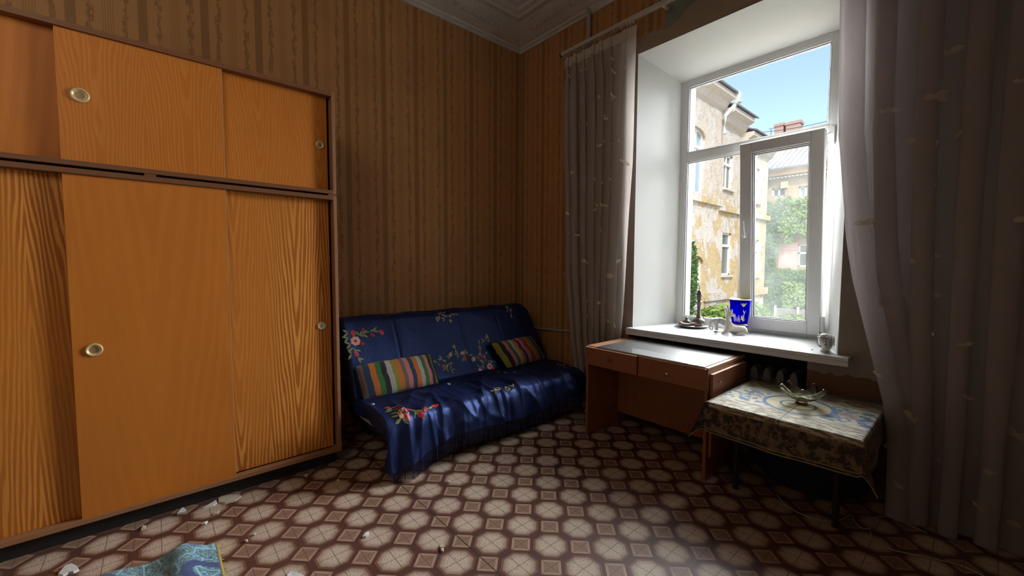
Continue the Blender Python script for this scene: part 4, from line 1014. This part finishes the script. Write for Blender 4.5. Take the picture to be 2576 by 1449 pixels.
# lying fawn
dc = hit(1846, 842, 2, Z_); dc = Vector((dc.x, dc.y + .01, Z_)); de = thing('fawn_figurine', 'cream ceramic fawn figurine lying on sill with long upright ear', 'figurine', dc)
dp = (dc - CAM).dot(FW) / FPX
def df(px, py, b_=0): return dc + AR * ((px - 1846) * dp) + AB * b_ + Vector((0, 0, (842 - py) * dp))
skin('fawn_body', [[(df(1875, 828), .030), (df(1866, 824), .040), (df(1852, 828), .034), (df(1838, 825), .033), (df(1830, 818), .028), (df(1828, 806), .020), (df(1829, 796), .018), (df(1833, 788), .020), (df(1840, 792), .014), (df(1847, 797), .009)],
    [(df(1830, 818), .028), (df(1826, 830, .015), .020), (df(1818, 837, .015), .013), (df(1811, 839.5, .015), .009)],
    [(df(1866, 824), .040), (df(1868, 835, .035), .018), (df(1855, 838, .045), .012), (df(1843, 839.5, .04), .009)],
    [(df(1833, 788), .020), (df(1830.5, 781), .010), (df(1827.5, 773), .009), (df(1825.5, 766), .003)]], M['bisque'], de)
MB().tube([df(1833, 789, .018), df(1834.5, 783, .024), df(1834, 777, .026)], [.006, .007, .002], 8).build('ear', M['bisque'], de, smooth=True)
MB().tube([df(1837, 790, .014), df(1837.8, 790, .017)], [.003, .002], 8).build('eye', M['gasket'], de)
# cobalt goblet
bc = Vector((2.405, .43, Z_)); gb = thing('cobalt_vase', 'cobalt blue glass goblet vase with gilt rim behind the fawn', 'vase', bc)
MB().lathe([(.001, 0), (.068, 0), (.072, .006), (.070, .018), (.062, .032), (.057, .046), (.062, .060), (.064, .072), (.059, .078), (.060, .086), (.070, .17), (.084, .296), (.0815, .296), (.067, .17), (.056, .092), (.001, .086)], bc, 56).build('goblet', M['cobalt'], gb, smooth=True)
g = MB()
for (r, z, w) in ((.0845, .294, .003), (.061, .080, .003), (.0655, .070, .0025), (.0735, .008, .004)):
    g.lathe([(r - .001, z - w), (r + .0008, z - w), (r + .0008, z + w), (r - .001, z + w)], bc, 56)
g.build('gilt_band', M['gold'], gb, smooth=True)
g = MB(); rr = random.Random(8)
def onv(a, z):   # point on the goblet wall
    r = .060 + (.084 - .060) * (z - .086) / (.296 - .086) + .0012
    return bc + Vector((r * math.cos(a), r * math.sin(a), z))
a0 = math.atan2(-3.87, 1.37)
def stroke(a, z, da, dz, w):
    n = 5; L = []; Rr = []
    for i in range(n):
        t = i / (n - 1); aa, zz = a + da * t, z + dz * t; hw = w * math.sin(PI * min(1, t * .9 + .08)) / .12
        L.append(onv(aa - hw, zz)); Rr.append(onv(aa + hw, zz))
    o = g.add(L + Rr, []); g.f += [(o + i, o + i + 1, o + n + i + 1, o + n + i) for i in range(n - 1)]; g.m += [0] * (n - 1)
for k in range(9): stroke(a0 + .35 + rr.uniform(-.05, .05), .235, .42 * (k - 4) / 5, .035, .0035)        # flower head
for k in range(16): stroke(a0 + .25 + rr.uniform(-.2, .35), .10 + rr.uniform(0, .09), rr.uniform(-.25, .25), rr.uniform(.015, .05), .004)
for k in range(9): stroke(a0 - .75 + k * .1, .10, rr.uniform(-.08, .08), rr.uniform(.04, .09), .003)
stuff(lab(g.build('gilt_painting', M['gold'], gb), 'gilt painted flowers and grasses'))
# scalloped white jug at the right end of the sill
oc_ = Vector((3.100, .035, Z_)); jg = thing('china_jug', 'small white china jug with petal rim at right end of the sill', 'jug', oc_)
def frj(a, r, z):
    k = sm01(.02, .10, z); return r * (1 + .07 * k * abs(math.cos(3 * a)) ** .6), z + .008 * k * math.cos(6 * a)
MB().lathe([(.001, 0), (.030, 0), (.033, .005), (.024, .014), (.032, .030), (.044, .060), (.046, .085), (.041, .108), (.037, .108), (.040, .085), (.036, .05), (.001, .03)], oc_, 48, frj).build('jug_body', M['china'], jg, smooth=True)
MB().tube([oc_ - AR * .038 + Vector((0, 0, .100)), oc_ - AR * .055 + Vector((0, 0, .103)), oc_ - AR * .062 + Vector((0, 0, .075)), oc_ - AR * .053 + Vector((0, 0, .045)), oc_ - AR * .036 + Vector((0, 0, .035))], .0055, 10).build('handle', M['china'], jg, smooth=True)
MB().lathe([(.030, .104), (.034, .112), (.024, .122), (.010, .126), (.001, .128)], oc_ + AB * -.004, 24).build('lid', M['china'], jg, smooth=True)
m = MB()
for a in (a0 - .2, a0 + .5, a0 + 1.1):
    for k in range(3):
        c = oc_ + Vector((.0475 * math.cos(a), .0475 * math.sin(a), .055 + .018 * k))
        t = Vector((-math.sin(a), math.cos(a), 0)); m.add([c + t * .008, c + Vector((0, 0, .012)), c - t * .008, c - Vector((0, 0, .012)), c * 1 + Vector((math.cos(a), math.sin(a), 0)) * .004], [(0, 1, 4), (1, 2, 4), (2, 3, 4), (3, 0, 4)])
m.build('leaf_relief', M['tray'], jg)
m = MB(); c = Vector((3.026, .03, Z_ + .003)); m.tube([c - AR * .007, c, c + AR * .007], [.001, .003, .001], 6); tag(m.build('dead_fly', M['gasket']), 'tiny dark dead fly lying on the sill before the jug', 'fly')

# ------------------------------------------------------------------ plaster debris, rug, cables
def flake(px, py, poly, label, mat='flake', z=0.0, th=.006, tilt=0.0):
    c = hit(px, py, 2, z + .003)
    pts = [hit(px + a, py + b_, 2, z + .003) - c for a, b_ in poly]
    m = MB(); m.prism([c + p for p in pts], (0, 0, -.003 + .0006), (0, 0, th))
    for i in range(len(pts), 2 * len(pts)): m.v[i] = c + (m.v[i] - c) * .93 + Vector((0, 0, R.uniform(0, .003)))
    o = m.build('plaster_flake', M[mat], recalc=True)
    return tag(o, label, 'debris', 'plaster flakes fallen about the room')
def irr(w, h, seed, n=7):
    r = random.Random(seed); return [(w / 2 * math.cos(2 * PI * k / n) * r.uniform(.7, 1.1), h / 2 * math.sin(2 * PI * k / n) * r.uniform(.7, 1.1)) for k in range(n)]
flake(172, 1433, [(-27, 14), (-8, -8), (10, -14), (24, -6), (28, 2), (14, 9), (2, 10), (-14, 18)], 'largest white plaster flake, on floor left of the blue rug')
flake(578, 1256, [(-29, 8), (-29, -2), (-6, -9), (22, -11), (31, -7), (14, 5), (-12, 12)], 'long yellowish plaster piece on floor by the wardrobe plinth', 'flake2')
flake(529, 1270, [(-17, 9), (2, -3), (16, -11), (18, -4), (8, 3)], 'white sliver touching the yellowish plaster piece')
flake(458, 1286, [(-13, 8), (2, -8), (11, -2), (12, 4), (0, 6)], 'white triangular flake against the wardrobe plinth')
flake(362, 1327, [(-7, 7), (-2, -3), (6, -3), (3, 4)], 'small cream flake by the plinth, nearest the left edge', 'flake2')
flake(544, 1291, [(-9, 5), (-3, -3), (8, -5), (4, 2)], 'small dull flake just below the white sliver', 'flake2')
flake(514, 1317, [(-9, 3), (2, -3), (9, -4), (3, 2)], 'thin white chip on floor behind the rug corner')
flake(921, 1346, [(-10, 7), (-2, -3), (7, -8), (8, 1), (0, 6)], 'bright white flake alone on floor right of the rug')
flake(1112, 1376, [(-8, -2), (-1, -6), (9, 2), (2, 4), (-4, 4)], 'cream flake in the middle of the open floor', 'flake2')
flake(1112, 1385, [(-3, -4), (5, -3), (2, 4), (-3, 3)], 'tiny chip touching the cream flake on the open floor', 'flake2')
flake(742, 1446, [(-22, 6), (-14, -6), (-6, -8), (4, -3), (20, 2), (28, 8), (0, 14)], 'white plaster flake at the very front edge of floor')
flake(770, 1197, irr(14, 5, 3), 'small flake in shadow beside the wardrobe end', 'flake2')
flake(851, 1209, irr(9, 4, 4), 'small flake on dark floor before the sofa corner', 'flake2')
flake(1129, 1213, irr(9, 4, 6), 'tiny white flake on floor before the sofa middle')
flake(620, 1361, irr(9, 5, 9), 'tiny white crumb on floor just right of the rug corner')
flake(640, 1345, irr(7, 4, 10), 'tiny crumb on floor farther from the rug corner')
def flake_on_cover(px, py, label, seed):
    y, s = s_at(px, py, 1); m = MB(); blob(m, y, s, [(a * .0022, b_ * .0022) for a, b_ in irr(14, 8, seed)], .008)
    tag(m.build('plaster_flake', M['flake2'], recalc=True), label, 'debris', 'plaster flakes fallen about the room')
flake_on_cover(1129, 967, 'small pale chip on the blue seat right of the striped cushion', 2)
flake_on_cover(938, 1018, 'thin pale chip on the blue seat before the striped cushion', 5)

rg = thing('rug', 'blue and turquoise patterned rug, rumpled corner on the floor', 'rug', (1.6, -3.5, 0))
def rugf(u, v):   # u from the straw-bound edge away, v from the wardrobe side outwards
    y = -3.235 - u * 1.3; x = 1.185 + v * 1.5 + .03 * math.sin(u * 7)
    x += .10 * (1 - sm01(0, .10, u)) * (1 - v) ** 2 * .6
    rum = .060 * math.exp(-((u - .10) / .055) ** 2) * (1 - .5 * v) + .045 * math.exp(-((u - .30 - .2 * v) / .07) ** 2)
    z = .012 + rum * (.55 + .45 * sm01(0, .06, v)) + .006 * noise.noise(Vector((u * 9, v * 9, 1)))
    return Vector((x, y, z))
b = MB().grid(rugf, 90, 90); b.uv = [(i / 90 * 1.3, j / 90 * 1.5) for j in range(91) for i in range(91)]
b.build('pile', M['rug'], rg, smooth=True, solid=.012)
b = MB(); pts = [rugf(0, k / 60) + Vector((0, .004, -.002)) for k in range(61)]; b.tube(pts, .0095, 8)
for k in range(0, 60, 1):
    p = rugf(0, (k + .5) / 60); q = p + Vector((R.uniform(-.01, .01), R.uniform(.015, .032), -p.z + .004)); b.tube([p, q], .0022, 5)
b.build('straw_edge', M['rugedge'], rg, smooth=True)

def cable(px, label):
    pts = [hit(a, b_, 2, .006) for a, b_ in px]
    P_ = [pts[0]] + pts + [pts[-1]]; out = []
    for k in range(1, len(P_) - 2):
        for q in range(6):
            t = q / 6; a, b_, c, d = P_[k - 1], P_[k], P_[k + 1], P_[k + 2]
            out.append(.5 * ((2 * b_) + (c - a) * t + (2 * a - 5 * b_ + 4 * c - d) * t * t + (3 * b_ - a - 3 * c + d) * t ** 3))
    out.append(pts[-1])
    return tag(MB().tube(out, .0035, 6).build('cable', M['cable'], smooth=True), label, 'cable')
cable([(1955, 1245), (1975, 1268), (2005, 1288), (2050, 1305), (2090, 1310), (2118, 1306), (2140, 1296), (2150, 1312), (2165, 1327), (2190, 1330), (2212, 1318)], 'thin white cable looping on floor under the low table')
cable([(2330, 1340), (2290, 1322), (2260, 1305), (2210, 1300), (2190, 1318), (2190, 1340), (2205, 1362), (2235, 1380), (2290, 1394), (2360, 1408), (2420, 1424), (2480, 1452), (2520, 1480)], 'long thin white cable on the floor before the right curtain')

# ------------------------------------------------------------------ the courtyard outside
struct(MB().box(-16, 12, 1.2, 40, -2.7, -2.5).build('ground', M['ground']))
XF = -4.0
ap = thing('apartment_building', 'old yellow peeling apartment wing with tall windows along the courtyard', 'building', (-6, 16, -2.5))
def aw(y0, y1, z0, z1, m, dx=0, th=.06): m.box(XF - th + dx, XF + dx, y0, y1, z0, z1)
HOLES1 = [(12.2, 13.93, 4.40, 7.0), (12.6, 14.05, -.3, 1.85)]
HOLES2 = [(16.05, 17.06, 4.95, 6.5), (16.15, 17.2, 1.0, 2.95), (19.75, 20.6, 4.7, 6.45), (20.0, 20.9, .9, 2.8)]
def wallpiece(y0, y1, z0, z1, xf, holes, m):
    ys = sorted({y0, y1, *[h[0] for h in holes], *[h[1] for h in holes]})
    for a, c in zip(ys, ys[1:]):
        cuts = sorted([(h[2], h[3]) for h in holes if h[0] <= a + 1e-6 and h[1] >= c - 1e-6]); z = z0
        for q0, q1 in cuts: m.box(xf - .45, xf, a, c, z, q0); z = q1
        m.box(xf - .45, xf, a, c, z, z1)
m = MB(); wallpiece(9.5, 15.55, -2.5, 8.75, XF, HOLES1, m); m.build('front_wall', M['facade'], ap)
m = MB(); wallpiece(15.55, 18.0, -2.5, 8.25, XF - .06, HOLES2[:2], m); wallpiece(18.0, 21.8, -2.5, 7.75, XF - .06, HOLES2[2:], m); m.build('front_wall', M['facade'], ap)
m = MB().box(-9, XF - .5, 21.75, 21.8, -2.5, 7.75); m.box(-9, XF - .46, 9.5, 21.7, -2.5, -2.0); m.box(-9, -8.9, 9.5, 21.8, -2.5, 7.7); m.box(-9, -4.46, 9.5, 21.75, 7.3, 7.5); m.build('body', M['rear'], ap)
def eave(y0, y1, z, mroof=True):
    # soffit, fascia and roof edge
    e_ = MB().prism([(XF - .1, 0, z - .75), (XF + .10, 0, z - .62), (XF + .22, 0, z - .38), (XF + .45, 0, z - .26), (XF + .45, 0, z - .08), (XF - .1, 0, z - .08)], (0, y0, 0), (0, y1, 0)); e_.build('eaves_cornice', M['eaves'], ap, recalc=True)
    r_ = MB().prism([(XF + .56, 0, z - .06), (XF + .56, 0, z), (XF - 4.5, 0, z + 1.9), (XF - 4.5, 0, z + 1.84)], (0, y0, 0), (0, y1 + .25, 0)); r_.build('roof', M['roofsheet'], ap, recalc=True)
eave(9.5, 15.75, 8.93); eave(15.75, 18.05, 8.43); eave(18.05, 21.9, 7.86)
m = MB().box(XF - .02, XF + .14, 9.5, 15.6, 4.05, 4.33); m.build('string_course', M['facade'], ap); m = MB().box(XF - .08, XF + .10, 15.45, 21.95, 3.88, 4.14); m.build('string_course', M['facade'], ap)
m = MB().box(XF - .02, XF + .10, 14.2, 21.95, -.10, .26); m.build('plinth_ledge', M['facade'], ap)
m = MB().tube([(XF + .5, 15.9, 8.85), (XF + .5, 15.9, 8.55), (XF + .12, 15.55, 7.95), (XF + .12, 15.55, 7.2)], .09, 10); m.box(XF + .38, XF + .62, 15.78, 16.02, 8.5, 8.95); lab(m.build('downpipe', plain('pale_zinc', (.45, .52, .52), .5), ap), 'pale zinc rainwater head and pipe')
fm = MB().tube([(XF - 1.1, 18.55, 8.2), (XF - 1.1, 18.55, 9.72)], .19, 16); flue = thing('flue', 'tall zinc flue pipe with conical cap on the courtyard roof', 'flue', (XF - 1.1, 18.55, 8.2))
fm.build('flue_pipe', M['flue'], flue, smooth=True); MB().lathe([(.42, 9.80), (.40, 9.84), (.02, 9.98), (.001, 9.98)], (XF - 1.1, 18.55, 0), 20).build('cap', M['flue'], flue); 
m = MB()
for k in range(3): a = k * 2.1; m.tube([(XF - 1.1 + .18 * math.cos(a), 18.55 + .18 * math.sin(a), 9.7), (XF - 1.1 + .24 * math.cos(a), 18.55 + .24 * math.sin(a), 9.82)], .015, 5)
m.build('cap_strut', M['flue'], flue)
def farwin(y0, y1, z0, z1, xf, arch, bars, glass, split):
    g0 = xf - .15; w = lab(MB().box(g0 - .01, g0, y0, y1, z0, z1).build('window_glass', M[glass], ap), 'glass of a tall courtyard window')
    f = MB(); t = .08
    f.box(g0, g0 + .07, y0, y0 + t, z0, z1); f.box(g0, g0 + .07, y1 - t, y1, z0, z1); f.box(g0, g0 + .07, y0, y1, z0, z0 + t); f.box(g0, g0 + .07, y0, y1, z1 - t, z1)
    zs = z0 + (z1 - z0) * split; f.box(g0, g0 + .09, y0, y1, zs - .06, zs + .06)
    for k in range(1, bars): yy = y0 + (y1 - y0) * k / bars; f.box(g0, g0 + .05, yy - .035, yy + .035, z0, z1)
    f.build('window_frame', M['winwhite'], w)
    MB().box(xf - .2, xf + .12, y0 - .08, y1 + .08, z0 - .09, z0).build('window_ledge', M['eaves'], w)
    if arch:
        a = MB(); n = 10; r = (y1 - y0) / 2; ym = (y0 + y1) / 2; hgt = .34
        top = [(ym + r * math.cos(PI * k / n), z1 - hgt + hgt * math.sin(PI * k / n)) for k in range(n + 1)]
        for p0_, p1_ in zip(top, top[1:]):
            a.prism([(0, p0_[0], p0_[1]), (0, p1_[0], p1_[1]), (0, p1_[0], z1 + .01), (0, p0_[0], z1 + .01)], (xf - .4, 0, 0), (xf - .002, 0, 0))
            a.prism([(0, p0_[0], p0_[1] + .0), (0, p1_[0], p1_[1] + .0), (0, p1_[0], p1_[1] + .14), (0, p0_[0], p0_[1] + .14)], (xf - .05, 0, 0), (xf + .06, 0, 0))
        lab(a.build('arch_head', M['facade'], w, recalc=True), 'arched window head')
farwin(*HOLES1[0], XF, True, 3, 'blueglass', .72); farwin(*HOLES1[1], XF, True, 3, 'winglass', .5)
farwin(*HOLES2[0], XF - .06, False, 2, 'winglass', .72); farwin(*HOLES2[1], XF - .06, False, 1, 'winglass', .7); farwin(*HOLES2[2], XF - .06, False, 2, 'blueglass', .7); farwin(*HOLES2[3], XF - .06, False, 1, 'winglass', .7)
# rear house
YR = 22.971
rh = thing('rear_house', 'rear courtyard house with corrugated roof and ivy covered wall', 'building', (-1, YR + 2, -2.5))
m = MB(); holes = [(-4.21, -3.55, 5.28, 5.78), (-2.93, -2.33, 5.1, 5.72), (-2.84, -2.0, 1.40, 2.60), (-1.3, -.7, 5.1, 5.72)]
xs = sorted({-8, 6, *[h[0] for h in holes], *[h[1] for h in holes]})
for a, c in zip(xs, xs[1:]):
    z = -2.5
    for q0, q1 in sorted([(h[2], h[3]) for h in holes if h[0] <= a + 1e-6 and h[1] >= c - 1e-6]): m.box(a, c, YR, YR + .4, z, q0); z = q1
    m.box(a, c, YR, YR + .4, z, 6.6)
m.box(-8, 6, YR + .4, YR + .5, -2.5, 6.6)
m.build('wall', M['rear'], rh)
m = MB().box(-8, 6, YR - .22, YR + .1, 6.42, 6.62); m.box(-8, 6, YR - .32, YR + .1, 6.62, 6.72); m.build('cornice', M['ochre'], rh)
m = MB().box(-8, 6, YR - .46, YR - .38, 6.70, 6.80); m.build('gutter', M['flue'], rh)
def corr(u, v):
    x = -8 + u * 14; return Vector((x, YR - .45 + v * 4.6, 6.80 + v * 2.5 + .045 * math.sin(x * 2 * PI / .28)))
MB().grid(corr, 600, 6).build('corrugated_roof', M['slate'], rh, solid=.02)
def scal(u, v):
    x = -4.5 + u * 6; return Vector((x, YR - .02 - .28 * v, 6.42 - .16 * v + .03 * math.sin(x * 2 * PI / .18) * v))
MB().grid(scal, 300, 3).build('awning', M['slate'], rh, solid=.012)
for h, gl in ((holes[0], 'winglass'), (holes[1], 'blueglass'), (holes[2], 'winglass'), (holes[3], 'blueglass')):
    w = MB().box(h[0], h[1], YR + .22, YR + .23, h[2], h[3]).build('window_glass', M[gl], rh); f = MB()
    for a in ((h[0], h[0] + .07, h[2], h[3]), (h[1] - .07, h[1], h[2], h[3]), (h[0], h[1], h[2], h[2] + .07), (h[0], h[1], h[3] - .07, h[3])): f.box(a[0], a[1], YR + .12, YR + .22, a[2], a[3])
    xm_ = (h[0] + h[1]) / 2; f.box(xm_ - .05, xm_ + .05, YR + .12, YR + .22, h[2], h[3] - (.45 if h is holes[2] else 0))
    if h is holes[2]: f.box(h[0], h[1], YR + .12, YR + .22, h[3] - .52, h[3] - .42)
    f.build('window_frame', M['winwhite'], w)
lab(MB().box(-3.75, -2.84, YR - .03, YR + .01, 1.15, 2.70).build('pink_render', M['pinkwall'], rh), 'patch of pink render beside the ground floor window')
lab(MB().box(-3.75, -3.42, YR - .12, YR, 5.72, 6.08).build('meter_box', plain('cream_meter_box', (.62, .56, .36), .6), rh), 'cream meter box')
def chimney(label, x0, x1, y, z0, z1):
    t = thing('chimney', label, 'chimney', ((x0 + x1) / 2, y, z0)); MB().box(x0, x1, y, y + .6, z0, z1 - .16).build('shaft', M['brick'], t)
    m = MB().box(x0 - .05, x1 + .05, y - .05, y + .65, z1 - .16, z1); m.build('crown', M['brick'], t)
k_ = 25.3
def atY(px, py): return hit(px, py, 1, k_)
a, c = atY(1948, 340), atY(1971, 308); chimney('narrow brick chimney on the corrugated roof, the left one', a.x, c.x, k_, 7.9, c.z)
a, c = atY(1976, 338), atY(2013, 301); chimney('wide brick chimney on the corrugated roof, the right one', a.x, c.x, k_, 7.9, c.z)
def wire(p, q, sag, label, r=.012):
    pts = [p.lerp(q, t / 16) - Vector((0, 0, sag * math.sin(PI * t / 16))) for t in range(17)]
    return tag(MB().tube(pts, r, 5).build('overhead_wire', M['gasket']), label, 'wire')
wire(hit(1893, 335, 1, 22.0), hit(2130, 293, 1, 22.0), .12, 'thin overhead wire crossing the sky in the upper pane', .014)
wire(hit(1934, 628, 1, 22.3), hit(2120, 626, 1, 22.3), .05, 'pale wire crossing in front of the ivy', .010)
tv = thing('aerial', 'thin metal aerial mast on the rear roof, left of chimneys', 'aerial', hit(1940, 350, 1, 24.5)); q = hit(1940, 350, 1, 24.5); MB().tube([q, hit(1940, 322, 1, 24.5)], .03, 6).build('mast', M['flue'], tv); MB().tube([hit(1934, 325, 1, 24.5), hit(1950, 322, 1, 24.5)], .018, 5).build('arm', M['flue'], tv)
# ivy
iv = thing('ivy', 'dense green ivy covering the wall of the rear house', 'ivy', (-3, YR, -2.5))
def ivym(n, mat, test, seed, deep, size=.15):
    r = random.Random(seed); m = MB(); k = 0
    while k < n:
        x, z = r.uniform(-4.45, .6), r.uniform(-1.6, 5.5)
        if not test(x, z): continue
        k += 1; y = YR - .05 - r.random() * deep - .18 * (1 + noise.noise(Vector((x * 1.7, z * 1.7, 3))))
        s = size * r.uniform(.6, 1.25); a = r.uniform(-.8, .8); tl = r.uniform(.2, 1.0)
        ux = Vector((math.cos(a), -math.sin(a) * .4 - .15, math.sin(a) * .5)); uz = Vector((-.3 * math.sin(a), -tl, -1)).normalized()
        c = Vector((x, y, z))
        m.add([c - ux * s * .5, c + uz * s * .25 - ux * s * .38, c + uz * s * .75, c + uz * s * .25 + ux * s * .38, c + ux * s * .5, c - uz * s * .12], [(0, 1, 2, 5), (5, 2, 3, 4)])
    return stuff(m.build('ivy_leaves', mat, iv))
def inivy(x, z):
    top = 5.05 + .12 * math.sin(x * 5) + .1 * math.sin(x * 13)
    if z > top: return False
    if -3.72 < x < -2.95 and 1.3 < z < 2.72: return False
    if -3.0 < x < -.9 and 1.25 < z < 3.0 + .25 * math.sin(x * 4): return False
    if -3.1 < x <= -2.95 and 1.6 < z < 2.0: return False
    return True
ivym(11200, M['ivy'], inivy, 1, .25)
ivym(8400, M['ivy2'], lambda x, z: inivy(x, z) and ((x > -3.5 + .2 * math.sin(z * 3) and z > 2.2) or (x > -3.3 and z < .6)), 2, .45)
# shrubs in the yard
def shrub(name, label, c, rx, ry, rz, n, seed, mat):
    t = thing(name, label, 'shrub', (c[0], c[1], -2.5)); r = random.Random(seed); m = MB()
    for _ in range(n):
        d = Vector((r.gauss(0, 1), r.gauss(0, 1), r.gauss(0, 1))).normalized() * (r.random() ** .35); p = Vector(c) + Vector((d.x * rx, d.y * ry, d.z * rz)); s = r.uniform(.08, .2)
        a = Vector((r.uniform(-1, 1), r.uniform(-1, 1), r.uniform(-.5, .5))).normalized(); b_ = a.cross(Vector((r.uniform(-1, 1), r.uniform(-1, 1), 1))).normalized()
        m.add([p - a * s, p - b_ * s * .4, p + a * s, p + b_ * s * .4], [(0, 1, 2, 3)])
    stuff(m.build('foliage', M[mat], t)); MB().tube([(c[0], c[1], -2.5), (c[0], c[1], c[2])], [.06, .02], 6).build('stem', M['tablewood'], t)
shrub('shrub', 'leafy green shrub below the arched courtyard window, behind the hookah', (-2.6, 12.3, -1.1), 1.0, 1.1, 1.1, 2600, 3, 'ivy2')
shrub('shrub', 'light green shrub at foot of the yellow wing, behind the white elephant', (-2.5, 15.0, -1.0), 1.0, 1.2, 1.0, 2600, 4, 'ivy2')
shrub('shrub', 'low yellow-green shrub at the foot of the tilted sash view', (-2.2, 19.6, -1.7), 1.4, 1.2, .8, 2200, 5, 'ivy2')
shrub('climber', 'thin climbing vine beside the lower arched courtyard window', (-3.85, 12.75, .9), .12, .35, 1.6, 900, 6, 'ivy')
fe = thing('fence', 'weathered grey fence panel in front of the ivy foot', 'fence', (-2.2, 20.9, -2.5)); MB().box(-3.2, -.8, 20.9, 20.94, -2.4, -.75).build('panel', M['outjamb'], fe)
for xx in (-3.2, -2.2, -.8): MB().box(xx - .05, xx + .05, 20.86, 20.9, -2.5, -.62).build('post', M['eaves'], fe)
